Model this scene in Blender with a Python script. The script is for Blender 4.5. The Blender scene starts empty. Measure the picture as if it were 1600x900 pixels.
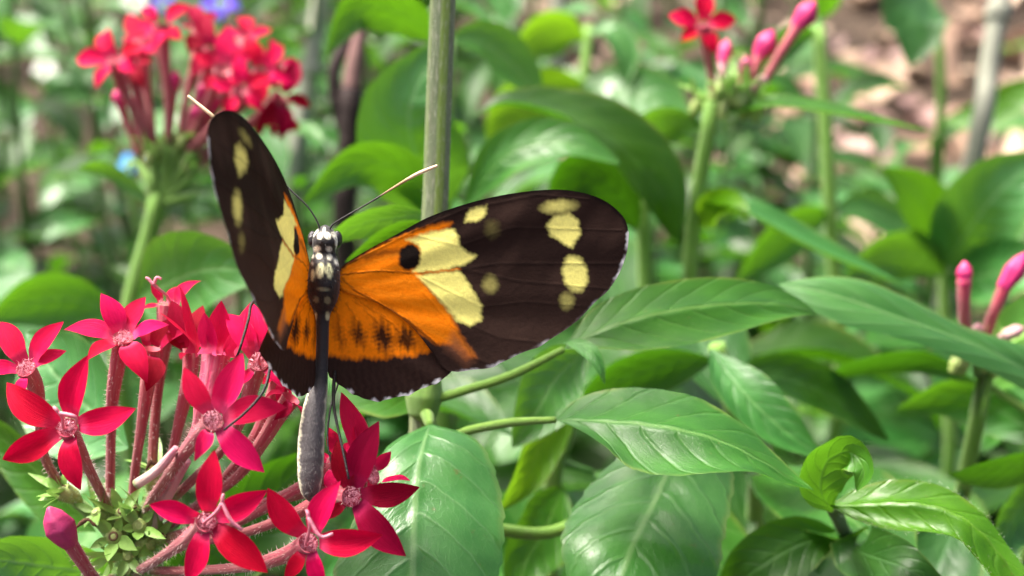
import bpy, math, random
import numpy as np
from mathutils import Vector, Matrix

# ------------------------------------------------------------------ camera, sky, sun, exposure
SC = bpy.context.scene
COL = SC.collection
PITCH = math.radians(28)
LENS = 50.0
FOCUS = 0.193
CR = Vector((1, 0, 0))
CF = Vector((0, math.cos(PITCH), -math.sin(PITCH)))
CU = Vector((0, math.sin(PITCH), math.cos(PITCH)))
CAM = Vector((0, 0, 0.42)) - CF * FOCUS

cam = bpy.data.cameras.new('camera')
cam.lens = LENS
cam.sensor_width = 36
cam.clip_start = 0.005
cam.clip_end = 200
cam.dof.use_dof = True
cam.dof.focus_distance = FOCUS
cam.dof.aperture_fstop = 18
cam.dof.aperture_blades = 0
cam_o = bpy.data.objects.new('camera', cam)
COL.objects.link(cam_o)
cam_o.location = CAM
cam_o.rotation_euler = (math.pi / 2 - PITCH, 0, 0)
SC.camera = cam_o

SUN_DIR = Vector((-0.45, 0.30, 0.90)).normalized()
SUN_EL = math.asin(SUN_DIR.z)
SUN_AZ = math.atan2(SUN_DIR.x, SUN_DIR.y)
w = bpy.data.worlds.new('World')
SC.world = w
w.use_nodes = True
nt = w.node_tree
sky = nt.nodes.new('ShaderNodeTexSky')
sky.sky_type = 'NISHITA'
sky.sun_disc = False
sky.sun_elevation = SUN_EL
sky.sun_rotation = SUN_AZ
sky.dust_density = 9.0
sky.air_density = 0.4
sky.ozone_density = 0.6
bg = nt.nodes['Background']
nt.links.new(sky.outputs[0], bg.inputs[0])
bg.inputs[1].default_value = 0.09
sl = bpy.data.lights.new('sun', 'SUN')
sl.energy = 1.5
sl.angle = math.radians(12)
sl.color = (1.0, 0.95, 0.86)
so = bpy.data.objects.new('sun', sl)
COL.objects.link(so)
so.rotation_euler = SUN_DIR.to_track_quat('Z', 'Y').to_euler()
so.location = (0, 0, 3)
SC.view_settings.view_transform = 'Standard'
SC.view_settings.look = 'None'
SC.view_settings.exposure = 2.42
SC.view_settings.gamma = 1
SC.render.engine = 'CYCLES'
SC.cycles.use_denoising = True
SC.cycles.max_bounces = 10
SC.cycles.diffuse_bounces = 5
SC.cycles.transmission_bounces = 6
SC.cycles.transparent_max_bounces = 6
SC.cycles.caustics_reflective = False
SC.cycles.caustics_refractive = False

RNG = random.Random(7)
NR = np.random.default_rng(7)
K = 36.0 / LENS / 1600.0


def W(px, py, d):
    """a point d millimetres in front of the lens, on the sight line of a photograph pixel"""
    d = d * 0.001
    return CAM + CF * d + CR * ((px - 800) * K * d) + CU * ((450 - py) * K * d)


def cv(x, y, z):
    """camera-frame direction (right, up, towards the lens) in world axes"""
    return CR * x + CU * y - CF * z


def mm(px, d):
    return px * K * d * 0.001


# ------------------------------------------------------------------ node helpers
def srgb(r, g, b):
    f = lambda c: (c / 255 / 12.92) if c / 255 <= 0.04045 else ((c / 255 + 0.055) / 1.055) ** 2.4
    return (f(r), f(g), f(b), 1)


class NT:
    def __init__(self, name):
        self.m = bpy.data.materials.new(name)
        self.m.use_nodes = True
        self.t = self.m.node_tree
        self.t.nodes.clear()
        self.out = self.t.nodes.new('ShaderNodeOutputMaterial')

    def n(self, typ, **kw):
        nd = self.t.nodes.new('ShaderNode' + typ)
        for k, v in kw.items():
            setattr(nd, k, v)
        return nd

    def set(self, sock, v):
        if isinstance(v, bpy.types.NodeSocket):
            self.t.links.new(v, sock)
        else:
            sock.default_value = v

    def math(self, op, a, b=None, c=None, clamp=False):
        nd = self.n('Math', operation=op, use_clamp=clamp)
        for i, v in enumerate((a, b, c)):
            if v is not None:
                self.set(nd.inputs[i], v)
        return nd.outputs[0]

    def mix(self, f, a, b, mode='MIX'):
        nd = self.n('Mix', data_type='RGBA', blend_type=mode)
        self.set(nd.inputs[0], f)
        self.set(nd.inputs[6], a)
        self.set(nd.inputs[7], b)
        return nd.outputs[2]

    def step(self, v, lo, hi):
        nd = self.n('MapRange', interpolation_type='SMOOTHSTEP')
        self.set(nd.inputs[0], v)
        nd.inputs[1].default_value = lo
        nd.inputs[2].default_value = hi
        return nd.outputs[0]

    def noise(self, vec, scale, detail=3, rough=0.5):
        nd = self.n('TexNoise')
        if vec is not None:
            self.set(nd.inputs['Vector'], vec)
        nd.inputs['Scale'].default_value = scale
        nd.inputs['Detail'].default_value = detail
        nd.inputs['Roughness'].default_value = rough
        return nd.outputs[0]

    def bump(self, h, dist, strength=1.0, normal=None):
        nd = self.n('Bump')
        nd.inputs['Strength'].default_value = strength
        nd.inputs['Distance'].default_value = dist
        self.set(nd.inputs['Height'], h)
        if normal is not None:
            self.set(nd.inputs['Normal'], normal)
        return nd.outputs[0]

    def pbsdf(self, col, rough, spec=0.5, normal=None, sheen=0.0, coat=0.0, coat_rough=0.3):
        nd = self.n('BsdfPrincipled')
        self.set(nd.inputs['Base Color'], col)
        self.set(nd.inputs['Roughness'], rough)
        self.set(nd.inputs['Specular IOR Level'], spec)
        nd.inputs['Sheen Weight'].default_value = sheen
        nd.inputs['Coat Weight'].default_value = coat
        nd.inputs['Coat Roughness'].default_value = coat_rough
        if normal is not None:
            self.set(nd.inputs['Normal'], normal)
        return nd

    def thin(self, p, tcol, fac, normal=None):
        tr = self.n('BsdfTranslucent')
        self.set(tr.inputs['Color'], tcol)
        if normal is not None:
            self.set(tr.inputs['Normal'], normal)
        mx = self.n('MixShader')
        self.set(mx.inputs[0], fac)
        self.t.links.new(p.outputs[0], mx.inputs[1])
        self.t.links.new(tr.outputs[0], mx.inputs[2])
        self.t.links.new(mx.outputs[0], self.out.inputs[0])
        return self.m

    def end(self, p):
        self.t.links.new(p.outputs[0], self.out.inputs[0])
        return self.m

    def uv(self):
        tc = self.n('TexCoord')
        sp = self.n('SeparateXYZ')
        self.t.links.new(tc.outputs['UV'], sp.inputs[0])
        return tc, sp.outputs[0], sp.outputs[1]

    def orand(self):
        return self.n('ObjectInfo').outputs['Random']

    def comb(self, x, y, z):
        nd = self.n('CombineXYZ')
        for i, v in enumerate((x, y, z)):
            self.set(nd.inputs[i], v)
        return nd.outputs[0]


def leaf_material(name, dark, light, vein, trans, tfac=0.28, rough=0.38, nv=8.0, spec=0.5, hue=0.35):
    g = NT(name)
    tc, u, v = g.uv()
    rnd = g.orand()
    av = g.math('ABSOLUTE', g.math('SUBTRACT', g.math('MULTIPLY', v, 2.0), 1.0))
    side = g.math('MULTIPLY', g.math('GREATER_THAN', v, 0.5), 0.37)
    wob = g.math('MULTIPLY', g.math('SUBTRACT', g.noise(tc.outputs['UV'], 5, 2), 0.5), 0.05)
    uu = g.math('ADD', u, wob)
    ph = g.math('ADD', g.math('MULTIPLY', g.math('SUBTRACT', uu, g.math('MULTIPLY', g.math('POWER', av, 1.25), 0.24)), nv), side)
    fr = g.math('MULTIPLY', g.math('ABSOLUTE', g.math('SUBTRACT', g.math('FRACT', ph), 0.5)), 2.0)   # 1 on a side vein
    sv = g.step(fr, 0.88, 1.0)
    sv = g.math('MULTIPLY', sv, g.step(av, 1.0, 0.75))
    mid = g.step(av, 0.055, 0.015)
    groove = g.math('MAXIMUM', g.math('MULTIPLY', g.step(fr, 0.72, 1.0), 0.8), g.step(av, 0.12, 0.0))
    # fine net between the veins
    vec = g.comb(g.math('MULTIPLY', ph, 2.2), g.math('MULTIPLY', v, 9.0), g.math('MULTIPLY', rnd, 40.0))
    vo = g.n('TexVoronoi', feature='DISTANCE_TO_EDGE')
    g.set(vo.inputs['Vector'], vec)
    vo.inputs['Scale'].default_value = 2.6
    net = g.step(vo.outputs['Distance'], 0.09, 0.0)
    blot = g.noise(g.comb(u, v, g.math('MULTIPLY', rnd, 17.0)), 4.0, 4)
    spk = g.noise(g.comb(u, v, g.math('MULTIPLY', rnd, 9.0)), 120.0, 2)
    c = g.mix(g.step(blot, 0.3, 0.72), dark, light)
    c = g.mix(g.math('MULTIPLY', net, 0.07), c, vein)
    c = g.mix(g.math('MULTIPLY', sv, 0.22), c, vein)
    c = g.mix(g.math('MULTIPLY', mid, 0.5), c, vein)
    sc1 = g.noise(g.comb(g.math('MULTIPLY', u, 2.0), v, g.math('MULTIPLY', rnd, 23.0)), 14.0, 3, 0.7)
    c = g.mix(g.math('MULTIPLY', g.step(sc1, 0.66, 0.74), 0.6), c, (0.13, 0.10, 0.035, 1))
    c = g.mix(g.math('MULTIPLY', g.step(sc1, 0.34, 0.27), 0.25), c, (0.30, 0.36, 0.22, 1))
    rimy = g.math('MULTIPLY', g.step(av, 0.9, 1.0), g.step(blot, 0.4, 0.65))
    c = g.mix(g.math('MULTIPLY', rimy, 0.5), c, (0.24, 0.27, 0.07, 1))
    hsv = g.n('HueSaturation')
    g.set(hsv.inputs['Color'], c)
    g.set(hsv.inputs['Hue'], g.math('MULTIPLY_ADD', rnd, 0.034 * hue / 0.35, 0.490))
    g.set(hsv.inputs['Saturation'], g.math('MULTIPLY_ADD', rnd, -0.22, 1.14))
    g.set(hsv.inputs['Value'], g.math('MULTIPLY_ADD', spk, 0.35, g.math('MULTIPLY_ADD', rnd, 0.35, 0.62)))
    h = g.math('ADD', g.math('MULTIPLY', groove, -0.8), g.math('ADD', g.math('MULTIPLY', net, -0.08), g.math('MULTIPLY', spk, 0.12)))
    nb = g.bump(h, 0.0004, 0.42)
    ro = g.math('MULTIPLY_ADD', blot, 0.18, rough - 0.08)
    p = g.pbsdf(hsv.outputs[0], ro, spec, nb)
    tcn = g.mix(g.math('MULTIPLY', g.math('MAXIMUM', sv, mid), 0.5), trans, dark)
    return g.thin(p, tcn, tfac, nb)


M = {}
M['leaf'] = leaf_material('leaf_green', (0.023, 0.096, 0.012, 1), (0.046, 0.158, 0.022, 1), (0.17, 0.32, 0.09, 1), (0.13, 0.36, 0.008, 1), spec=0.36)
M['leaf_pale'] = leaf_material('leaf_pale_green', (0.040, 0.145, 0.027, 1), (0.072, 0.205, 0.045, 1), (0.24, 0.39, 0.15, 1), (0.14, 0.36, 0.012, 1), rough=0.30, spec=0.5)
M['leaf_yellow'] = leaf_material('leaf_yellow_green', (0.06, 0.16, 0.010, 1), (0.09, 0.21, 0.014, 1), (0.20, 0.32, 0.07, 1), (0.22, 0.46, 0.012, 1), tfac=0.42, spec=0.3)
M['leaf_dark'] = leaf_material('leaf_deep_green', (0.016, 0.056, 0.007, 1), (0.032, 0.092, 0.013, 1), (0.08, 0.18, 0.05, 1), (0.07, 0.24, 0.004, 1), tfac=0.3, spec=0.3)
M['leaf_fuzzy'] = leaf_material('leaf_young_green', (0.045, 0.155, 0.014, 1), (0.070, 0.205, 0.022, 1), (0.17, 0.34, 0.08, 1), (0.14, 0.40, 0.012, 1), rough=0.33, spec=0.45)


def stem_material(name, base, stripe, hair, scale=1.0):
    g = NT(name)
    tc, u, v = g.uv()
    st = g.math('ABSOLUTE', g.math('SUBTRACT', g.math('FRACT', g.math('MULTIPLY', v, 4.0)), 0.5))
    nz = g.noise(g.comb(g.math('MULTIPLY', u, 60.0 * scale), g.math('MULTIPLY', v, 18.0), 0.0), 1.0, 5, 0.65)
    sp = g.noise(g.comb(g.math('MULTIPLY', u, 240.0 * scale), g.math('MULTIPLY', v, 46.0), 0.0), 1.0, 2, 0.6)
    c = g.mix(g.step(g.math('ADD', st, g.math('MULTIPLY', nz, 0.2)), 0.30, 0.46), base, stripe)
    c = g.mix(g.math('MULTIPLY', g.step(sp, 0.5, 0.68), 0.45), c, hair)
    stn = g.noise(g.comb(g.math('MULTIPLY', u, 16.0 * scale), g.math('MULTIPLY', v, 3.0), 4.0), 1.0, 4, 0.7)
    c = g.mix(g.math('MULTIPLY', g.step(stn, 0.55, 0.72), 0.45), c, (0.10, 0.085, 0.05, 1))
    p = g.pbsdf(c, 0.6, 0.3, g.bump(g.math('ADD', nz, g.math('MULTIPLY', sp, 0.6)), 0.0004, 0.6), sheen=0.15)
    return g.end(p)


M['stem_grey'] = stem_material('stem_grey_green', (0.125, 0.165, 0.080, 1), (0.19, 0.29, 0.050, 1), (0.44, 0.45, 0.33, 1))
M['petiole'] = stem_material('petiole_yellow_green', (0.10, 0.22, 0.018, 1), (0.14, 0.28, 0.025, 1), (0.22, 0.34, 0.10, 1))
M['stem'] = stem_material('stem_green', (0.11, 0.25, 0.025, 1), (0.16, 0.32, 0.04, 1), (0.30, 0.40, 0.20, 1))
M['stem_shade'] = stem_material('stem_shaded_green', (0.050, 0.115, 0.016, 1), (0.075, 0.15, 0.022, 1), (0.14, 0.20, 0.08, 1))  # darker copy of the green stem, shade put into its colour
M['stem_dry'] = stem_material('stem_pale_dry', (0.30, 0.31, 0.24, 1), (0.22, 0.24, 0.18, 1), (0.40, 0.40, 0.34, 1))


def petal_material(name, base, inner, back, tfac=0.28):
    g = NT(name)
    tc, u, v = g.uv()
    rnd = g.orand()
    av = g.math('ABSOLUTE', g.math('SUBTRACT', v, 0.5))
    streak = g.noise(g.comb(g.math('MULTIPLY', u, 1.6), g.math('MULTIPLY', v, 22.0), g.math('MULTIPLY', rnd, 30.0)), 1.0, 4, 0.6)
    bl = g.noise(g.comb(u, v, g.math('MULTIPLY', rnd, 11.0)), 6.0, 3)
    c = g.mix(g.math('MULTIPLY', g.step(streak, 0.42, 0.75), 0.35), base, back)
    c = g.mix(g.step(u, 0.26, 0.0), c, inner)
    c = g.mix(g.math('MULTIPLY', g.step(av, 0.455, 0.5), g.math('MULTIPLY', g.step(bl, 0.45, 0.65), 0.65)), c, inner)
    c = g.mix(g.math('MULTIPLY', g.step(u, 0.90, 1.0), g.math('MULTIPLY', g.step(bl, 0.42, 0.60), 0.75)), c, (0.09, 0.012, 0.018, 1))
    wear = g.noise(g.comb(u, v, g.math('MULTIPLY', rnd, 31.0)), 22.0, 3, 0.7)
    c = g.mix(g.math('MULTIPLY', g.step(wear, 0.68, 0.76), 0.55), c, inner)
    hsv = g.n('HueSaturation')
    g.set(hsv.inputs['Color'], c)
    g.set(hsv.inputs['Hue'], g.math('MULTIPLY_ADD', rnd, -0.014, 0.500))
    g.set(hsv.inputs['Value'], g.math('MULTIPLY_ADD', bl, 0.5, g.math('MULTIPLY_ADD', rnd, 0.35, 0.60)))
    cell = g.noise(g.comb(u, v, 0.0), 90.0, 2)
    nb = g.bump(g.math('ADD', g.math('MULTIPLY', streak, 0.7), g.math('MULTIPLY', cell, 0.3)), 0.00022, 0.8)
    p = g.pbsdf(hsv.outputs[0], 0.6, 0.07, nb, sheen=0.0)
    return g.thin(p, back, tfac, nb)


M['petal'] = petal_material('petal_red', (0.52, 0.0008, 0.022, 1), (0.66, 0.05, 0.13, 1), (0.58, 0.0012, 0.036, 1))
M['petal_pink'] = petal_material('petal_pink_red', (0.50, 0.002, 0.030, 1), (0.70, 0.09, 0.18, 1), (0.60, 0.012, 0.075, 1))
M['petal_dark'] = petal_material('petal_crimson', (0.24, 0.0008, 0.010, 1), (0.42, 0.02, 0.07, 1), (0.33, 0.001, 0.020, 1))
M['petal_violet'] = petal_material('petal_violet', (0.16, 0.08, 0.62, 1), (0.3, 0.25, 0.8, 1), (0.2, 0.14, 0.7, 1))
M['petal_white'] = petal_material('petal_white', (0.75, 0.76, 0.70, 1), (0.8, 0.8, 0.7, 1), (0.7, 0.72, 0.68, 1))
M['petal_blue'] = petal_material('petal_blue', (0.10, 0.33, 0.78, 1), (0.3, 0.5, 0.8, 1), (0.12, 0.38, 0.8, 1))


def tube_material(name, top, low, edge):
    g = NT(name)
    tc, u, v = g.uv()
    streak = g.noise(g.comb(g.math('MULTIPLY', u, 3.0), g.math('MULTIPLY', v, 16.0), g.math('MULTIPLY', g.orand(), 30.0)), 1.0, 4, 0.6)
    spk = g.noise(g.comb(g.math('MULTIPLY', u, 60.0), g.math('MULTIPLY', v, 24.0), 0.0), 1.0, 3)
    c = g.mix(g.step(u, 0.05, 0.75), top, low)
    c = g.mix(g.step(streak, 0.40, 0.70), c, edge)
    c = g.mix(g.step(u, 0.90, 1.0), c, (0.22, 0.30, 0.08, 1))
    p = g.pbsdf(c, 0.55, 0.35, g.bump(g.math('ADD', streak, g.math('MULTIPLY', spk, 0.5)), 0.0003, 0.7), sheen=0.25)
    return g.thin(p, c, 0.15)


M['tube'] = tube_material('corolla_tube_pink', (0.44, 0.028, 0.075, 1), (0.28, 0.055, 0.062, 1), (0.46, 0.15, 0.15, 1))
M['tube_bright'] = tube_material('corolla_tube_bright', (0.66, 0.05, 0.15, 1), (0.50, 0.07, 0.13, 1), (0.72, 0.20, 0.28, 1))
M['tube_pale'] = tube_material('corolla_tube_pale', (0.62, 0.22, 0.30, 1), (0.66, 0.50, 0.42, 1), (0.75, 0.50, 0.50, 1))


def plain(name, col, rough=0.5, spec=0.4, var=0.25, scale=900.0, sheen=0.0, bump=0.0003, tfac=0.0):
    g = NT(name)
    tc = g.n('TexCoord')
    nz = g.noise(tc.outputs['Object'], scale, 4, 0.6)
    c = g.mix(1.0, col, g.mix(nz, (1 - var, 1 - var, 1 - var, 1), (1 + var, 1 + var, 1 + var, 1)), 'MULTIPLY')
    p = g.pbsdf(c, rough, spec, g.bump(nz, bump, 0.6), sheen=sheen)
    if tfac:
        return g.thin(p, c, tfac)
    return g.end(p)


M['bud'] = plain('bud_magenta', (0.40, 0.030, 0.12, 1), 0.5, 0.4, 0.35, 700)
M['bud_pink'] = plain('bud_pink', (0.52, 0.022, 0.14, 1), 0.5, 0.4, 0.3, 700)
M['style'] = plain('style_pale_pink', (0.74, 0.25, 0.33, 1), 0.45, 0.4, 0.15, 1500, tfac=0.2)
M['throat'] = plain('throat_hair_pink', (0.82, 0.42, 0.50, 1), 0.6, 0.3, 0.2, 1500, tfac=0.3)
M['sepal'] = plain('sepal_green', (0.19, 0.36, 0.07, 1), 0.45, 0.4, 0.4, 600, tfac=0.25)
M['calyx'] = plain('calyx_yellow_green', (0.26, 0.34, 0.10, 1), 0.5, 0.4, 0.35, 900)
M['hair'] = plain('plant_hair_pale', (0.72, 0.60, 0.55, 1), 0.6, 0.3, 0.1, 500, tfac=0.3)
M['hair_grey'] = plain('insect_hair_grey', (0.16, 0.15, 0.14, 1), 0.6, 0.3, 0.1, 500)
M['hair_green'] = plain('plant_hair_green', (0.55, 0.66, 0.45, 1), 0.6, 0.3, 0.1, 500, tfac=0.3)
M['black'] = plain('insect_black', (0.006, 0.005, 0.005, 1), 0.42, 0.25, 0.3, 2500)
M['eye'] = plain('insect_eye', (0.012, 0.010, 0.010, 1), 0.16, 0.6, 0.3, 4000)
M['withered'] = plain('withered_brown', (0.10, 0.055, 0.030, 1), 0.8, 0.2, 0.5, 500)
M['bark'] = plain('bark_dark', (0.030, 0.021, 0.020, 1), 0.85, 0.2, 0.6, 140, bump=0.002)
M['wood_pink'] = plain('wood_exposed_pink', (0.20, 0.115, 0.105, 1), 0.8, 0.2, 0.4, 120, bump=0.001)


def vcol_material(name, rough, spec, noise_scale, var, bump, sheen=0.1, tfac=0.0):
    g = NT(name)
    at = g.n('VertexColor', layer_name='Col')
    tc = g.n('TexCoord')
    nz = g.noise(tc.outputs['Object'], noise_scale, 5, 0.65)
    c = g.mix(1.0, at.outputs[0], g.mix(nz, (1 - var, 1 - var, 1 - var, 1), (1 + var, 1 + var, 1 + var, 1)), 'MULTIPLY')
    nb = g.bump(nz, bump, 0.7)
    p = g.pbsdf(c, rough, spec, nb, sheen=sheen)
    if tfac:
        return g.thin(p, c, tfac, nb)
    return g.end(p)


M['wing'] = vcol_material('wing_scales', 0.7, 0.06, 1400, 0.22, 0.00012, 0.0, 0.14)
M['body'] = vcol_material('insect_body_scales', 0.5, 0.35, 2600, 0.45, 0.0002, 0.15)


# ------------------------------------------------------------------ mesh helpers
def link(o, parent=None):
    COL.objects.link(o)
    if parent is not None:
        o.parent = parent
    return o


def thing(name, label, cat, loc, group=None):
    o = bpy.data.objects.new(name, None)
    o.empty_display_size = 0.01
    o.location = loc
    link(o)
    o['label'] = label
    o['category'] = cat
    if group:
        o['group'] = group
    return o


def root_of(o):
    while o.parent is not None:
        o = o.parent
    return o


def build(name, verts, faces, mat, parent=None, uvs=None, cols=None, smooth=True, kind=None):
    """verts in world metres; stored relative to the thing's base"""
    V = np.asarray([tuple(p) for p in verts], float) if not isinstance(verts, np.ndarray) else verts
    if parent is not None:
        V = V - np.array(root_of(parent).location)
    me = bpy.data.meshes.new(name)
    me.from_pydata(V.tolist(), [], faces)
    if uvs is not None:
        lay = me.uv_layers.new(name='UVMap')
        li = np.empty(len(me.loops), int)
        me.loops.foreach_get('vertex_index', li)
        lay.data.foreach_set('uv', np.asarray(uvs, float)[li].ravel())
    if cols is not None:
        ca = me.color_attributes.new('Col', 'FLOAT_COLOR', 'POINT')
        ca.data.foreach_set('color', np.asarray(cols, np.float32).ravel())
    if smooth:
        me.polygons.foreach_set('use_smooth', [True] * len(me.polygons))
    me.materials.append(M[mat] if isinstance(mat, str) else mat)
    me.update()
    o = bpy.data.objects.new(name, me)
    link(o, parent)
    if kind:
        o['kind'] = kind
    return o


def crom(pts, n):
    """Catmull-Rom through points, n samples, roughly even in arc length"""
    P = np.asarray([tuple(p) for p in pts], float)
    if len(P) == 1:
        return np.repeat(P, n, 0)
    Q = np.vstack([2 * P[0] - P[1], P, 2 * P[-1] - P[-2]])
    L = np.r_[0, np.cumsum(np.linalg.norm(np.diff(P, axis=0), axis=1))]
    s = np.linspace(0, L[-1], n)
    i = np.clip(np.searchsorted(L, s, side='right') - 1, 0, len(P) - 2)
    t = ((s - L[i]) / np.maximum(L[i + 1] - L[i], 1e-12))[:, None]
    a, b, c, d = Q[i], Q[i + 1], Q[i + 2], Q[i + 3]
    return 0.5 * (2 * b + (c - a) * t + (2 * a - 5 * b + 4 * c - d) * t ** 2 + (3 * b - a - 3 * c + d) * t ** 3)


def interp(x, xs, ys):
    return np.interp(x, xs, ys)


def grid_faces(n, m, off=0, wrap=False):
    f = []
    mm_ = m if wrap else m - 1
    for i in range(n - 1):
        for j in range(mm_):
            j2 = (j + 1) % m
            f.append((off + i * m + j, off + i * m + j2, off + (i + 1) * m + j2, off + (i + 1) * m + j))
    return f


def frames(P):
    T = np.gradient(P, axis=0)
    T /= np.maximum(np.linalg.norm(T, axis=1), 1e-12)[:, None]
    ref = np.array([0.31, -0.8, 0.5])
    n0 = np.cross(T[0], ref)
    n0 /= np.linalg.norm(n0)
    N = [n0]
    for k in range(1, len(P)):
        v = N[-1] - T[k] * (N[-1] @ T[k])
        v /= max(np.linalg.norm(v), 1e-9)
        N.append(v)
    N = np.array(N)
    return T, N, np.cross(T, N)


def tube(pts, radii, n=24, m=12, ridges=0.0, caps=True, off=0, lump=0.0):
    """swept tube: (verts, faces, uvs)"""
    P = crom(pts, n)
    s = np.linspace(0, 1, n)
    r = interp(s, np.linspace(0, 1, len(radii)), radii)
    T, N, B = frames(P)
    a = np.linspace(0, 2 * np.pi, m, endpoint=False)
    rr = 1 + ridges * np.cos(4 * a)
    R = r[:, None] * rr[None, :]
    if lump:
        R = R * (1 + lump * NR.normal(size=(n, 1)))
    V = P[:, None, :] + R[:, :, None] * (np.cos(a)[None, :, None] * N[:, None, :] + np.sin(a)[None, :, None] * B[:, None, :])
    V = V.reshape(-1, 3)
    uv = np.stack([np.repeat(s, m), np.tile(a / (2 * np.pi), n)], 1)
    F = grid_faces(n, m, off, wrap=True)
    if caps:
        V = np.vstack([V, P[0] - T[0] * r[0] * 0.2, P[-1] + T[-1] * r[-1] * 0.5])
        uv = np.vstack([uv, [0, 0], [1, 0]])
        c0, c1 = off + n * m, off + n * m + 1
        F += [(c0, off + (j + 1) % m, off + j) for j in range(m)]
        F += [(c1, off + (n - 1) * m + j, off + (n - 1) * m + (j + 1) % m) for j in range(m)]
    return V, F, uv


class Bag:
    """collects shapes into one mesh"""
    def __init__(self):
        self.v, self.f, self.u, self.k = [], [], [], 0

    def add(self, V, F, U=None):
        self.v.append(np.asarray(V, float))
        self.f += [tuple(i + self.k for i in q) for q in F]
        self.u.append(np.zeros((len(V), 2)) if U is None else U)
        self.k += len(V)

    def tube(self, *a, **k):
        self.add(*tube(*a, **k))

    def done(self, name, mat, parent, **k):
        return build(name, np.vstack(self.v), self.f, mat, parent, uvs=np.vstack(self.u), **k)


def hairs(name, P, N, length, rad, mat, parent, jitter=0.5):
    """fuzz: thin three-sided spikes on points P along normals N, one mesh"""
    n = len(P)
    D = N + NR.normal(size=(n, 3)) * jitter * 0.5
    D /= np.linalg.norm(D, axis=1)[:, None]
    ln = length * NR.uniform(0.5, 1.15, n)[:, None]
    X = np.cross(D, NR.normal(size=(n, 3)))
    X /= np.linalg.norm(X, axis=1)[:, None]
    Y = np.cross(D, X)
    V = np.empty((n, 4, 3))
    for k in range(3):
        a = k * 2.094
        V[:, k] = P + rad * (X * math.cos(a) + Y * math.sin(a))
    V[:, 3] = P + D * ln
    V = V.reshape(-1, 3)
    F = []
    for i in range(n):
        b = 4 * i
        F += [(b, b + 1, b + 3), (b + 1, b + 2, b + 3), (b + 2, b, b + 3)]
    return build(name, V, F, mat, parent, smooth=False, kind='stuff')


def hairy_tube(pts, radii, count, length, rad, mat, parent, name='hair'):
    P = crom(pts, 200)
    r = interp(np.linspace(0, 1, 200), np.linspace(0, 1, len(radii)), radii)
    T, N, B = frames(P)
    i = NR.integers(0, 200, count)
    a = NR.uniform(0, 2 * np.pi, count)[:, None]
    D = np.cos(a) * N[i] + np.sin(a) * B[i]
    Q = P[i] + T[i] * NR.uniform(-.5, .5, (count, 1)) * np.linalg.norm(P[1] - P[0])
    return hairs(name, Q + D * r[i][:, None] * 0.96, D, length, rad, mat, parent)


# ------------------------------------------------------------------ leaves
PROF_U = [0, .06, .15, .28, .42, .55, .68, .8, .9, .96, 1]
PROF_W = [0.03, .22, .52, .84, .99, .98, .85, .60, .34, .16, 0.0]


def leaf_surface(Mid, L, R, n, m, nv=8, relief=0.02, arch=0.10, serr=0.0, wave=0.0, seed=0):
    """Mid, L, R: (n,3) midrib and two edges -> grid with midrib groove, side-vein quilting and toothed edge"""
    rs = np.random.default_rng(seed)
    u = np.linspace(0, 1, n)
    v = np.linspace(-1, 1, m)
    if serr:
        tooth = serr * (np.mod(u * 15 + 0.3 * np.sin(9 * u), 1.0) - 0.5) * np.sin(np.pi * u) ** 0.5
        L = Mid + (L - Mid) * (1 + tooth)[:, None]
        R = Mid + (R - Mid) * (1 + np.roll(tooth, 3))[:, None]
    a = np.abs(v)[None, :, None]
    E = np.where(v[None, :, None] < 0, L[:, None, :], R[:, None, :])
    V = Mid[:, None, :] * (1 - a) + E * a
    du = np.gradient(V, axis=0)
    dv = np.gradient(V, axis=1)
    Nn = np.cross(du, dv)
    Nn /= np.maximum(np.linalg.norm(Nn, axis=2), 1e-12)[:, :, None]
    Nn = Nn.mean(axis=1, keepdims=True) * 0.5 + Nn * 0.5
    hw = 0.5 * (np.linalg.norm(L - Mid, axis=1) + np.linalg.norm(R - Mid, axis=1))
    side = (v > 0) * 0.37
    ph = (u[:, None] - 0.24 * np.abs(v)[None, :] ** 1.25) * nv + side[None, :]
    puff = 0.5 - 0.5 * np.cos(2 * np.pi * (ph + 0.5 + 0.0))
    puff = puff * (1 - np.abs(v)[None, :] ** 4)
    z = arch * np.sin(np.pi * np.abs(v))[None, :] * hw[:, None]
    z = z + relief * hw.max() * (puff - 0.5) * np.minimum(1, hw / hw.max() * 1.5)[:, None]
    if wave:
        p1, p2 = rs.uniform(0, 6.28, 2)
        wv = np.where(v[None, :] < 0, np.sin(u[:, None] * 8.5 + p1), np.sin(u[:, None] * 9.7 + p2))
        z = z + wave * hw[:, None] * wv * (np.abs(v)[None, :] ** 2)
    V = V + Nn * z[:, :, None]
    uv = np.stack([np.repeat(u, m), np.tile((v + 1) / 2, n)], 1)
    return V.reshape(-1, 3), grid_faces(n, m), uv


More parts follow.
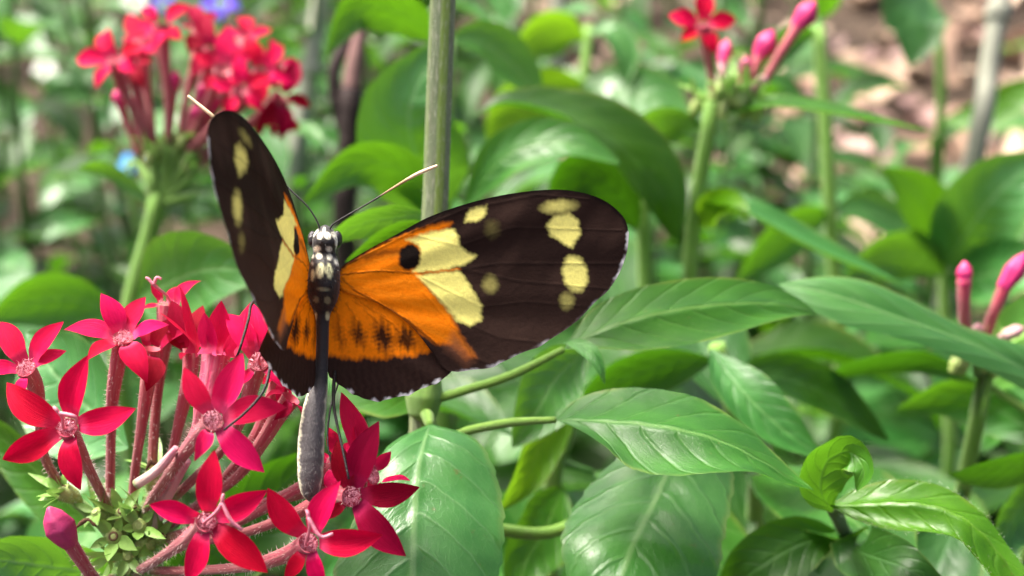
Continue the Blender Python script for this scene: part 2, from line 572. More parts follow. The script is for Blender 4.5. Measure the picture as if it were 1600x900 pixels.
def leaf_explicit(parent, st, dl, dr, mat='leaf', petiole=None, pr=0.7, n=64, m=21, name='leaf', label=None, **kw):
    """st: stations (mid px, py, depth, left px, py, right px, py); dl/dr: depth offset of the two edges (mm)"""
    k = len(st)
    prof = np.sin(np.pi * np.linspace(0, 1, k)) ** 0.7
    Mid = crom([W(s[0], s[1], s[2]) for s in st], n)
    Lp = crom([W(s[3], s[4], s[2] + dl * q) for s, q in zip(st, prof)], n)
    Rp = crom([W(s[5], s[6], s[2] + dr * q) for s, q in zip(st, prof)], n)
    V, F, U = leaf_surface(Mid, Lp, Rp, n, m, **kw)
    b = Bag()
    b.add(V, F, U)
    if petiole:
        pts = [W(*p) for p in petiole]
        rad = pr * 0.001
        pv = tube(pts, [rad * 1.1, rad, rad, rad * .7], 24, 10)
    # raised midrib under the blade, fading to the tip
    rib = Mid[: int(n * 0.92)] - 0 * Mid[:1]
    o = b.done(name, mat, parent)
    if petiole:
        build('petiole', pv[0], pv[1], 'petiole', o, pv[2])
    if label:
        o['label'] = label
    return o, V.reshape(n, m, 3)


def leaf_quick(parent, pts, hw, roll=0.0, mat='leaf', asym=1.0, n=36, m=13, petiole=None, pr=0.8, droop=0.0, fold=0.25, **kw):
    """pts: midrib (px, py, depth); hw: greatest half width in px at mid depth; roll: turn of the blade about its midrib (deg)"""
    Mid = crom([W(*p) for p in pts], n)
    d = np.mean([p[2] for p in pts])
    h = mm(hw, d)
    T = np.gradient(Mid, axis=0)
    T /= np.linalg.norm(T, axis=1)[:, None]
    view = np.array(-CF)
    S = np.cross(T, view)
    ln = np.linalg.norm(S, axis=1)[:, None]
    S = S / np.maximum(ln, 1e-6)
    N = np.cross(S, T)
    u = np.linspace(0, 1, n)
    rr = roll if not isinstance(roll, (list, tuple)) else np.interp(u, np.linspace(0, 1, len(roll)), roll)
    a = np.radians(rr) * np.ones(n)
    S2 = S * np.cos(a)[:, None] + N * np.sin(a)[:, None]
    N2 = np.cross(S2, T)
    wd = interp(u, PROF_U, PROF_W)[:, None] * h
    L = Mid - S2 * wd * asym + N2 * wd * fold
    R = Mid + S2 * wd + N2 * wd * fold
    V, F, U = leaf_surface(Mid, L, R, n, m, **kw)
    b = Bag()
    b.add(V, F, U)
    if petiole:
        b.tube([W(*p) for p in petiole], [pr * 0.001, pr * 0.00085, pr * 0.0007], 14, 8)
    return b.done('leaf', mat, parent)


def down_to_ground(p, lean=(0, 0), n=3):
    """points from p to the soil"""
    return [Vector((p.x + lean[0] * t, p.y + lean[1] * t, p.z * (1 - t) - 0.01 * t)) for t in [(i + 1) / n for i in range(n)]]


# shared blades for the plants further back
def proto_leaf(seed, wratio, droop, fold, mat):
    n, m = 22, 9
    u = np.linspace(0, 1, n)
    ang = droop * u ** 1.3
    x = np.cumsum(np.cos(ang)) / n
    z = np.cumsum(np.sin(-ang)) / n
    x -= x[0]
    z -= z[0]
    pet = 0.14
    Mid = np.stack([pet + x * (1 - pet), 0.02 * np.sin(u * 4 + seed), z * (1 - pet)], 1)
    wd = interp(u, PROF_U, PROF_W)[:, None] * wratio
    S = np.array([0, 1, 0])
    up = np.stack([np.sin(ang), 0 * u, np.cos(ang)], 1)
    L = Mid + S * wd + up * wd * fold
    R = Mid - S * wd + up * wd * fold
    V, F, U = leaf_surface(Mid, L, R, n, m, relief=0.05, arch=0.12, wave=0.12, seed=seed)
    b = Bag()
    b.add(V, F, U)
    b.tube([(0, 0, -0.015), (pet * 0.5, 0, 0.004), Mid[0]], [0.014, 0.011, 0.009], 6, 6)
    me = bpy.data.meshes.new('leaf')
    me.from_pydata(np.vstack(b.v).tolist(), [], b.f)
    lay = me.uv_layers.new(name='UVMap')
    li = np.empty(len(me.loops), int)
    me.loops.foreach_get('vertex_index', li)
    lay.data.foreach_set('uv', np.vstack(b.u)[li].ravel())
    me.polygons.foreach_set('use_smooth', [True] * len(me.polygons))
    me.materials.append(M[mat])
    return me


PROTO = []  # many deep green blades, painting in the dark shade of the gaps
for i, (wr, dr_, fo, mt) in enumerate([(.17, .5, .35, 'leaf'), (.20, .9, .2, 'leaf_pale'), (.16, 1.3, .3, 'leaf_dark'), (.19, .3, .15, 'leaf'),
                                       (.18, 1.0, .4, 'leaf_dark'), (.21, .7, .1, 'leaf'), (.15, .6, .5, 'leaf_dark'), (.19, .2, .25, 'leaf_pale'), (.17, .8, .3, 'leaf_dark')]):
    PROTO.append(proto_leaf(i, wr, dr_, fo, mt))


def put_leaf(parent, at, az, el, size, proto=None, twist=0.0):
    """a blade starting at world point `at`, pointing to azimuth az, rising el"""
    o = bpy.data.objects.new('leaf', proto or RNG.choice(PROTO))
    link(o, parent)
    o.location = Vector(at) - Vector(root_of(parent).location)
    o.rotation_euler = Matrix.Rotation(az, 4, 'Z').to_3x3().to_4x4().to_euler()
    mtx = Matrix.Rotation(az, 3, 'Z') @ Matrix.Rotation(-el, 3, 'Y') @ Matrix.Rotation(twist, 3, 'X')
    o.rotation_euler = mtx.to_euler()
    o.scale = (size, size, size)
    return o


def shrub(x, y, h, nodes, label, group, size=(0.05, 0.10), lean=None, stem_r=0.0022, mats=None, stem_mat='stem_shade', lo=0.25):
    base = Vector((x, y, 0))
    t = thing('leafy_plant', label, 'plant', base, group)
    lean = lean or (RNG.uniform(-.1, .1) * h, RNG.uniform(-.1, .1) * h)
    pts = [base + Vector((lean[0] * s ** 1.5, lean[1] * s ** 1.5, h * s)) for s in (0, .35, .7, 1)]
    V, F, U = tube(pts, [stem_r * 1.3, stem_r, stem_r * 0.7], 20, 8)
    build('stem', V, F, stem_mat, t, U)
    C = crom(pts, 50)
    az = RNG.uniform(0, 6.28)
    for k in range(nodes):
        s = lo + (1 - lo) * k / max(1, nodes - 1)
        p = C[min(49, int(s * 49))]
        az += math.pi / 2 + RNG.uniform(-.35, .35)
        sz = RNG.uniform(*size) * (1.0 if s < 0.85 else 0.62)
        el = -0.15 + 0.75 * s + RNG.uniform(-.25, .25)
        for side in (0, math.pi):
            put_leaf(t, p, az + side + RNG.uniform(-.2, .2), el + RNG.uniform(-.2, .2), sz * RNG.uniform(.85, 1.12),
                     RNG.choice(mats) if mats else None, RNG.uniform(-.3, .3))
    return t


# ------------------------------------------------------------------ ground
def make_ground():
    n = 120
    xs = np.sign(np.linspace(-1, 1, n)) * np.abs(np.linspace(-1, 1, n)) ** 2.2 * 30
    ys = np.sign(np.linspace(-1, 1, n)) * np.abs(np.linspace(-1, 1, n)) ** 2.2 * 30 + 1.0
    X, Y = np.meshgrid(xs, ys, indexing='ij')
    Z = 0.012 * np.sin(X * 9 + 2 * np.sin(Y * 5)) * np.cos(Y * 11 + X * 3) - 0.012 + NR.normal(size=X.shape) * 0.003
    V = np.stack([X, Y, Z], 2).reshape(-1, 3)
    g = NT('soil')
    tc = g.n('TexCoord')
    a = g.noise(tc.outputs['Object'], 14, 6, 0.65)
    b = g.noise(tc.outputs['Object'], 90, 5, 0.7)
    c = g.mix(g.step(a, .35, .65), (0.030, 0.021, 0.014, 1), (0.085, 0.060, 0.042, 1))
    c = g.mix(g.step(b, .5, .7), c, (0.22, 0.17, 0.13, 1))
    p = g.pbsdf(c, 0.95, 0.15, g.bump(g.math('ADD', a, b), 0.02, 0.8))
    o = build('ground', V, grid_faces(n, n), g.end(p))
    o['kind'] = 'structure'


make_ground()


def dry_leaf_mat(name, c0, c1):
    g = NT(name)
    tc, u, v = g.uv()
    rnd = g.orand()
    nz = g.noise(g.comb(u, v, g.math('MULTIPLY', rnd, 20.0)), 5, 4)
    c = g.mix(g.math('MULTIPLY_ADD', nz, 0.6, g.math('MULTIPLY_ADD', rnd, 0.8, -0.2), clamp=True), c0, c1)
    p = g.pbsdf(c, 0.6, 0.35, g.bump(nz, 0.003, 0.6))
    return g.thin(p, c, 0.15)


M['dry'] = dry_leaf_mat('dry_leaf_tan', (0.26, 0.15, 0.10, 1), (0.62, 0.49, 0.36, 1))
M['dry_pink'] = dry_leaf_mat('dry_leaf_pink', (0.24, 0.14, 0.125, 1), (0.42, 0.30, 0.26, 1))


def dry_proto(seed, mat):
    n, m = 14, 7
    r = np.random.default_rng(seed)
    u = np.linspace(0, 1, n)
    Mid = np.stack([u - .5, 0.08 * np.sin(3 * u + seed), 0.10 + 0.16 * np.sin(u * 3.4 + r.uniform(0, 2))], 1)
    wd = interp(u, PROF_U, PROF_W)[:, None] * r.uniform(.2, .34)
    c1, c2 = r.uniform(-.2, .9, 2)
    L = Mid + wd * np.array([0, 1, c1])
    R = Mid + wd * np.array([0, -1, c2])
    V, F, U = leaf_surface(Mid, L, R, n, m, relief=0.06, arch=0.3 * r.uniform(-1, 1), wave=0.25, seed=seed)
    me = bpy.data.meshes.new('dry_leaf')
    me.from_pydata(V.tolist(), [], F)
    lay = me.uv_layers.new(name='UVMap')
    li = np.empty(len(me.loops), int)
    me.loops.foreach_get('vertex_index', li)
    lay.data.foreach_set('uv', U[li].ravel())
    me.polygons.foreach_set('use_smooth', [True] * len(me.polygons))
    me.materials.append(M[mat])
    return me


DRY = [dry_proto(i, 'dry_pink' if i % 3 == 0 else 'dry') for i in range(7)]
for i in range(290):
    y = RNG.uniform(0.5, 2.6)
    if i % 3 == 0:
        y = RNG.uniform(0.95, 1.9)
    x = RNG.uniform(-.42, .46) * (y + 0.25)
    if i % 6:
        x = abs(x)
    if i % 3 == 0:
        x = RNG.uniform(.16, .44) * (y + .17)
    o = bpy.data.objects.new('fallen_leaf', RNG.choice(DRY))
    link(o)
    s = RNG.uniform(0.032, 0.085)
    o.scale = (s, s, s)
    o.location = (x, y, RNG.uniform(-0.004, 0.004))
    o.rotation_euler = (RNG.uniform(-.3, .3), RNG.uniform(-.3, .3), RNG.uniform(0, 6.28))
    pk = o.data.materials[0].name == 'dry_leaf_pink'
    o['label'] = 'dry pinkish fallen leaf lying on the brown soil' if pk else 'dry tan fallen leaf lying on the brown soil among the plants'
    o['category'] = 'fallen leaf'
    o['group'] = 'pinkish fallen leaves on the soil' if pk else 'tan fallen leaves on the soil'


# ------------------------------------------------------------------ butterfly
BF_D = 193.0
butterfly = thing('butterfly', 'black orange and pale yellow butterfly clinging to the front red flower cluster', 'butterfly', W(505, 780, BF_D - 2))


def poly_sdf(P, poly):
    poly = np.asarray(poly, float)
    d = np.full(len(P), 1e18)
    inside = np.zeros(len(P), bool)
    for a, b in zip(poly, np.roll(poly, -1, 0)):
        e = b - a
        q = P - a
        t = np.clip((q @ e) / max(e @ e, 1e-9), 0, 1)
        d = np.minimum(d, ((q - t[:, None] * e) ** 2).sum(1))
        c1 = (a[1] <= P[:, 1]) & (b[1] > P[:, 1])
        c2 = (b[1] <= P[:, 1]) & (a[1] > P[:, 1])
        cr = e[0] * q[:, 1] - e[1] * q[:, 0]
        inside ^= (c1 & (cr > 0)) | (c2 & (cr < 0))
    d = np.sqrt(d)
    return np.where(inside, -d, d)


def line_d(P, pts):
    d = np.full(len(P), 1e18)
    for a, b in zip(pts[:-1], pts[1:]):
        a, b = np.array(a, float), np.array(b, float)
        e = b - a
        q = P - a
        t = np.clip((q @ e) / max(e @ e, 1e-9), 0, 1)
        d = np.minimum(d, ((q - t[:, None] * e) ** 2).sum(1))
    return np.sqrt(d)


def Z2(pts):     # coordinates read from the enlarged photograph
    return [(420 + a / 2.5, 280 + b / 2.5) for a, b in pts]


def sm(d, soft):
    return np.clip(0.5 - d / (2 * soft), 0, 1) ** 1.0


def ell(P, cx, cy, rx, ry, rot=0.0):
    c, s = math.cos(math.radians(rot)), math.sin(math.radians(rot))
    q = P - np.array([cx, cy])
    x = q[:, 0] * c + q[:, 1] * s
    y = -q[:, 0] * s + q[:, 1] * c
    return (np.sqrt((x / rx) ** 2 + (y / ry) ** 2) - 1) * min(rx, ry)


ORANGE = np.array([0.74, 0.178, 0.002])
YELLOW = np.array([0.84, 0.77, 0.21])
DARK = np.array([0.016, 0.0080, 0.0062])
BROWN = np.array([0.042, 0.023, 0.017])
BLACK = np.array([0.008, 0.005, 0.004])


def lay(C, f, col):
    C += f[:, None] * (np.asarray(col) - C)


FW_TOP = [(528, 425), (540, 412), (575, 390), (620, 366), (668, 340), (724, 320), (780, 306), (836, 298), (880, 297), (920, 304), (952, 318), (976, 340), (984, 364)]
FW_BOT = [(528, 449), (545, 459), (572, 467), (608, 484), (644, 512), (676, 552), (692, 574), (706, 581), (740, 580), (772, 572), (804, 558), (852, 536), (892, 510), (928, 476), (952, 452), (968, 428), (980, 396), (984, 364)]
HW_TOP = [(518, 455), (545, 446), (590, 462), (640, 490), (680, 535), (708, 578)]
HW_BOT = [(512, 485), (508, 540), (512, 580), (520, 596), (544, 612), (560, 622), (580, 628), (608, 626), (638, 618), (664, 608), (684, 598), (698, 588), (708, 578)]


def c2(pts, n):
    return crom([(a, b, 0) for a, b in pts], n)[:, :2]


def wing_grid(top, bot, n, m):
    T, B = c2(top, n), c2(bot, n)
    # little scallops along the outer edge
    v = np.linspace(0, 1, m)[None, :, None]
    P = T[:, None] * (1 - v) + B[:, None] * v
    return P


def warp(P, a=1.6):
    x, y = P[:, 0], P[:, 1]
    return P + a * np.stack([np.sin(y * .31 + x * .11) + .7 * np.sin(y * .73 - x * .29), np.sin(x * .27 - y * .17) + .6 * np.sin(x * .81 + y * .2)], 1)


def fw_colour(P, side=1):
    P = warp(P, 0.8)
    C = np.tile(DARK, (len(P), 1)).astype(float)
    lay(C, np.clip((P[:, 1] - 400) / 150, 0, 1) * np.clip((P[:, 0] - 640) / 150, 0, 1), BROWN)
    x_, y_ = P[:, 0], P[:, 1]
    mot = np.sin(x_ * .043 + 1.7 * np.sin(y_ * .031)) + np.sin(y_ * .061 - 1.3 * np.sin(x_ * .027 + 1)) + .5 * np.sin(x_ * .13 + y_ * .09)
    lay(C, 0.55 * np.clip(mot * .5, 0, 1) * np.clip((x_ - 620) / 100, 0, 1), BROWN * 1.15)
    org = Z2([(270, 350), (330, 318), (420, 262), (560, 207), (640, 180), (712, 168), (690, 192), (600, 222), (560, 240), (600, 280), (575, 355), (625, 430), (700, 512), (742, 600), (775, 650), (805, 690), (770, 705), (715, 650), (650, 640), (600, 610), (540, 552), (420, 492), (270, 470)])
    lay(C, sm(poly_sdf(P, org), 4.0), ORANGE)
    ray_ = np.arctan2(P[:, 1] - 437, P[:, 0] - 505)
    lay(C, 0.45 * np.clip(np.sin(ray_ * 34) * .6 + np.sin(ray_ * 71 + 1) * .4, 0, 1) * sm(poly_sdf(P, org), 4.0), np.array([0.80, 0.26, 0.012]))
    tip = Z2([(720, 600), (760, 640), (805, 700), (770, 730), (690, 660)])
    lay(C, 0.75 * sm(poly_sdf(P, tip), 9.0), BROWN * 2.2 + ORANGE * 0.12)
    lay(C, 0.75 * sm(line_d(P, Z2([(380, 305), (450, 285), (515, 280)])) - 2.0, 5.0), BLACK)
    lay(C, 0.35 * sm(line_d(P, Z2([(330, 330), (430, 290), (520, 300)])) - 5, 7.0), BLACK)
    y1 = Z2([(535, 238), (620, 208), (722, 194), (736, 225), (745, 262), (775, 285), (806, 300), (772, 330), (680, 352), (562, 364), (592, 300), (585, 255)])
    y2 = Z2([(575, 378), (650, 366), (738, 358), (765, 385), (785, 420), (828, 490), (828, 550), (785, 572), (735, 555), (690, 500), (630, 430)])
    for y in (y1, y2):
        lay(C, sm(poly_sdf(P, y), 3.2), YELLOW)
    lay(C, 0.8 * sm(line_d(P, Z2([(560, 371), (650, 362), (745, 352)])) - 1.2, 2.0), ORANGE)
    lay(C, sm(ell(P, *Z2([(549, 305)])[0], 17, 21, 12), 2.5), BLACK)
    if side > 0:
        lay(C, sm(poly_sdf(P, Z2([(762, 166), (785, 118), (850, 104), (838, 148), (805, 166)])), 3.0), YELLOW * 0.95)
    ks, ys = (1.0, 1.0) if side > 0 else (0.72, 0.7)  # left spots shrunk and dimmed: grazing shade and motion blur painted in
    lay(C, (0.92 if side > 0 else .3) * sm(ell(P, *Z2([(1130, 108)])[0], 23 * ks, 9 * ks, -6), 5.0), YELLOW * 0.85)
    lay(C, sm(poly_sdf(P, Z2([(1085, 185), (1108, 148), (1170, 134), (1208, 162), (1216, 215), (1182, 266), (1150, 252), (1100, 218)])) + (0 if side > 0 else 5), 3.5 if side > 0 else 7.0), YELLOW * ys)
    lay(C, sm(ell(P, *Z2([(1195, 370)])[0], 19 * ks, 28 * ks, -12), 3.5 if side > 0 else 7.0), YELLOW * ys)
    lay(C, (0.55 if side > 0 else .2) * sm(ell(P, *Z2([(1163, 475)])[0], 10, 12, 0), 5.0), YELLOW * 0.8)
    if side > 0:
        lay(C, 0.38 * sm(ell(P, *Z2([(862, 410)])[0], 11, 13, 0), 5.0), YELLOW * 0.8)
    if side > 0:
        lay(C, 0.12 * sm(ell(P, *Z2([(870, 195)])[0], 10, 12, 0), 6.0), YELLOW * 0.7)
    # veins
    for pl, wd, f in (([(280, 372), (420, 358), (565, 366)], 1.0, .75), ([(282, 385), (330, 430), (420, 478), (540, 548), (650, 640)], 1.35, .68),
                      ([(745, 352), (900, 330), (1180, 330), (1390, 330)], 1.0, .45), ([(745, 262), (950, 190), (1380, 200)], 1.0, .4),
                      ([(828, 500), (1000, 480), (1250, 500)], 1.0, .4), ([(785, 572), (900, 620), (1080, 640)], 1.0, .4), ([(742, 600), (800, 700), (880, 728)], 1.2, .4),
                      ([(740, 350), (980, 400), (1340, 430)], 1.0, .4), ([(560, 205), (760, 120), (1050, 62), (1250, 80)], 1.0, .5)):
        lay(C, f * sm(line_d(P, Z2(pl)) - wd, 1.6), BLACK)
    costa = line_d(P, FW_TOP)
    lay(C, 0.85 * sm(costa - 3.5, 3.0), BLACK)
    inner = line_d(P, FW_BOT[:7])
    lay(C, 0.7 * sm(inner - 1.2, 2.5), BLACK)
    # pale broken fringe along the outer edge
    outer = line_d(P, FW_BOT[7:])
    for cx, cy, r in ((985, 372, 15), (976, 410, 8), (968, 430, 8), (735, 583, 12), (775, 573, 12), (806, 558, 6), (850, 538, 6), (928, 478, 6)):
        near = sm(np.hypot(P[:, 0] - cx, P[:, 1] - cy) - r, 6.0)
        lay(C, 0.85 * near * sm(outer - 3.4, 1.8), (0.70, 0.68, 0.70))
    lay(C, 0.35 * sm(outer - 1.2, 2.0), (0.30, 0.25, 0.25))
    return C


def hw_colour(P):
    P0_ = P
    P = warp(P, 1.5)
    C = np.tile(DARK * 1.4, (len(P), 1)).astype(float)
    streak = 0.5 + 0.5 * np.sin(P[:, 0] * 0.55 + 1.3 * np.sin(P[:, 1] * 0.09))
    lay(C, 0.18 * streak * np.clip((P[:, 1] - 540) / 60, 0, 1), BROWN * 1.5)
    org = Z2([(225, 690), (215, 560), (230, 420), (330, 440), (430, 480), (560, 555), (648, 640), (652, 665), (600, 678), (560, 692), (500, 690), (440, 705), (380, 696), (330, 705), (270, 692)])
    lay(C, sm(poly_sdf(P, org), 4.5), ORANGE)
    lay(C, 0.35 * sm(np.abs((P[:, 0] % 24) - 12) - 2, 3) * sm(480 - P[:, 1], 40) * sm(poly_sdf(P, org), 4.5), ORANGE * 1.35)
    rag = P + np.stack([2.2 * np.sin(P0_[:, 1] * .9 + P0_[:, 0] * .3), 4.0 * np.sin(P0_[:, 0] * .55) + 1.5 * np.sin(P0_[:, 0] * 1.1 + 1)], 1)
    for cx, cy, rx, ry, f in ((277, 612, 5, 17, .7), (350, 606, 9, 17, .9), (447, 618, 13, 24, .95), (537, 622, 14, 17, .9), (600, 650, 8, 8, .4)):
        lay(C, f * sm(ell(rag, *Z2([(cx, cy)])[0], rx, ry, -18), 6.5), BLACK)
    lay(C, 0.5 * sm(np.abs(P[:, 1] - 533 - 8 * np.sin(P[:, 0] * .5)) - 4, 5) * np.clip((P[:, 0] - 525) / 20, 0, 1) * np.clip((640 - P[:, 0]) / 30, 0, 1) * np.clip(np.sin(P[:, 0] * .55), 0, 1), DARK)
    for pl in ([(300, 480), (350, 560), (350, 640)], [(330, 470), (430, 560), (460, 660)], [(340, 465), (480, 560), (560, 650)], [(260, 480), (275, 560), (280, 660)]):
        lay(C, 0.4 * sm(line_d(P, Z2(pl)) - 1.0, 2.0), BLACK)
    # grey-brown fold by the body
    outer = line_d(P, HW_BOT[4:])
    for cx, cy in ((544, 614), (585, 630), (608, 627), (630, 621), (640, 617), (664, 608), (684, 597)):
        lay(C, 0.95 * sm(np.hypot(P[:, 0] - cx, P[:, 1] - cy) - 6, 4.0) * sm(outer - 4.6, 1.6), (0.80, 0.79, 0.80))
    return C


TH = math.radians(10)
WA = Vector((math.cos(TH), 0, -math.sin(TH)))        # right wings, camera frame: along the span
WB = Vector((0, 1, 0))                                # along the body
WN = Vector((math.sin(TH), 0, math.cos(TH)))


def rayv(px, py):
    return np.array([(px - 800) * K, (450 - py) * K, -1.0])


P0R = rayv(528, 437) * BF_D


def wing_local(P):
    """photo pixels of the spread right wing -> millimetres in its own plane"""
    N = np.array(WN)
    r = np.stack([(P[:, 0] - 800) * K, (450 - P[:, 1]) * K, -np.ones(len(P))], 1)
    t = (P0R @ N) / (r @ N)
    Q = r * t[:, None] - P0R
    return Q @ np.array(WA), Q @ np.array(WB)


LM = np.array([[0.1397, -0.0237, 0.9899], [-0.2319, 0.9711, 0.056], [-0.9627, -0.2374, 0.1302]])
P0L = rayv(486.6, 441.2) * (BF_D + 2.0)


def cam_to_world(Q):
    Q = Q * 0.001
    return np.array(CAM) + Q[:, :1] * np.array(CR) + Q[:, 1:2] * np.array(CU) - Q[:, 2:] * np.array(CF)


def scallop(P, depth=2.0):
    """pull the outer edge in a little between the veins"""
    return P


VEINS = {'fore': [[(280, 372), (420, 358), (565, 366), (745, 352), (900, 330), (1180, 330), (1390, 330)], [(282, 385), (330, 430), (420, 478), (540, 548), (650, 640)], [(400, 260), (560, 215), (745, 262), (950, 190), (1380, 200)],
                  [(565, 366), (828, 500), (1000, 480), (1250, 500)], [(565, 366), (700, 500), (785, 572), (900, 620), (1080, 640)], [(600, 440), (742, 600), (800, 700), (880, 728)], [(740, 350), (980, 400), (1340, 430)], [(300, 335), (560, 205), (760, 120), (1050, 62), (1250, 80)]],
         'hind': [[(300, 480), (350, 560), (350, 640), (340, 840)], [(330, 470), (430, 560), (460, 660), (470, 860)], [(340, 465), (480, 560), (560, 650), (600, 815)], [(260, 480), (275, 560), (280, 660), (270, 790)]]}


def make_wing(kind, side):
    n, m = (240, 120) if kind == 'fore' else (130, 110)
    P = wing_grid(*((FW_TOP, FW_BOT) if kind == 'fore' else (HW_TOP, HW_BOT)), n, m)
    # scalloped outer margin: displace along v near the lower edge
    uu = np.linspace(0, 1, n)[:, None]
    vv = np.linspace(0, 1, m)[None, :]
    if kind == 'fore':
        sc = np.where(uu > 0.35, np.abs(np.sin(uu * 26)) * 2.6, 0) * vv ** 6 * np.clip((1 - uu) * 6, 0, 1)
    else:
        sc = np.where(uu > 0.22, np.abs(np.sin(uu * 21)) * 3.4, 0) * vv ** 6 * np.clip((1 - uu) * 6, 0, 1)
    sc = sc * (0.6 + 0.5 * np.sin(uu * 47 + 1.0) ** 2) + 0.8 * np.sin(uu * 90) * vv ** 8 * (uu > .3) * np.clip((1 - uu) * 6, 0, 1)
    P[:, :, 1] -= sc
    flat = P.reshape(-1, 2)
    a, b = wing_local(flat)
    th_ = np.arctan2(b + 3.0, a + 6.0)
    ripple = (0.10 * np.sin(th_ * 21.0) + 0.06 * np.sin(th_ * 37.0 + 1.0)) * np.clip(a / 14, 0, 1)
    vz = np.zeros(len(a))
    for pl in VEINS[kind]:
        vz = np.maximum(vz, sm(line_d(flat, Z2(pl)) - .5, 2.2))
    ripple = ripple + 0.10 * vz
    low = -0.35 if kind == 'hind' else 0.0
    if side > 0:
        z = 0.5 * a * (40 - a) / 400 + ripple + low - 0.0010 * np.maximum(0, a - 25) ** 2 * 1.2
        Q = P0R + a[:, None] * np.array(WA) + b[:, None] * np.array(WB) + z[:, None] * np.array(WN)
    else:
        z = 0.953 * a * (40 - a) / 400 + 0.017 * b * b / 100 - 0.366 * a * b / 400 + ripple + low
        dl = math.radians(14 if kind == 'hind' else 0)
        LA = -LM[:, 0] * math.cos(dl) - LM[:, 2] * math.sin(dl)
        LN = LM[:, 2] * math.cos(dl) - LM[:, 0] * math.sin(dl)
        o0 = P0L + (np.array([0.9, 0, 0]) if kind == 'hind' else 0)
        Q = o0 + a[:, None] * LA + b[:, None] * LM[:, 1] + z[:, None] * LN
    V = cam_to_world(Q)
    C = fw_colour(flat, side) if kind == 'fore' else hw_colour(flat)
    C = np.hstack([np.clip(C, 0.002, 1), np.ones((len(C), 1))])
    o = build('forewing' if kind == 'fore' else 'hindwing', V, grid_faces(n, m), 'wing', butterfly, cols=C)
    return o


for sd in (1, -1):
    for kd in ('fore', 'hind'):
        make_wing(kd, sd)

# body: head, thorax and abdomen in one skin; (py, axis px, half width px, depth, flatness)
BODY = [(352, 508, 3, 0.0), (355, 508, 9, 0.0), (361, 508, 15, -.3), (370, 508, 19, -.6), (380, 508, 20, -.7), (390, 507, 18, -.5), (396, 507, 17, -.3), (403, 507, 20, -.5), (414, 507, 23, -1.0), (428, 506.5, 24.5, -1.3), (445, 506, 25, -1.3),
        (460, 505.5, 24, -1.0), (472, 505, 21, -.6), (482, 504.5, 16, -.2), (490, 504, 12, 0), (505, 504, 10, .1), (530, 504, 9.5, .1), (560, 503, 9.5, 0), (590, 501, 11, -.3), (606, 498, 14, -.8), (625, 493, 17, -1.4),
        (650, 489.5, 18.5, -2), (680, 486.5, 20, -2.5), (710, 485.5, 20.5, -2.9), (740, 485, 19.5, -3.2), (760, 484.5, 17, -3.3), (774, 484.5, 12, -3.4), (781, 484.5, 6, -3.4), (784, 484.5, 1, -3.4)]


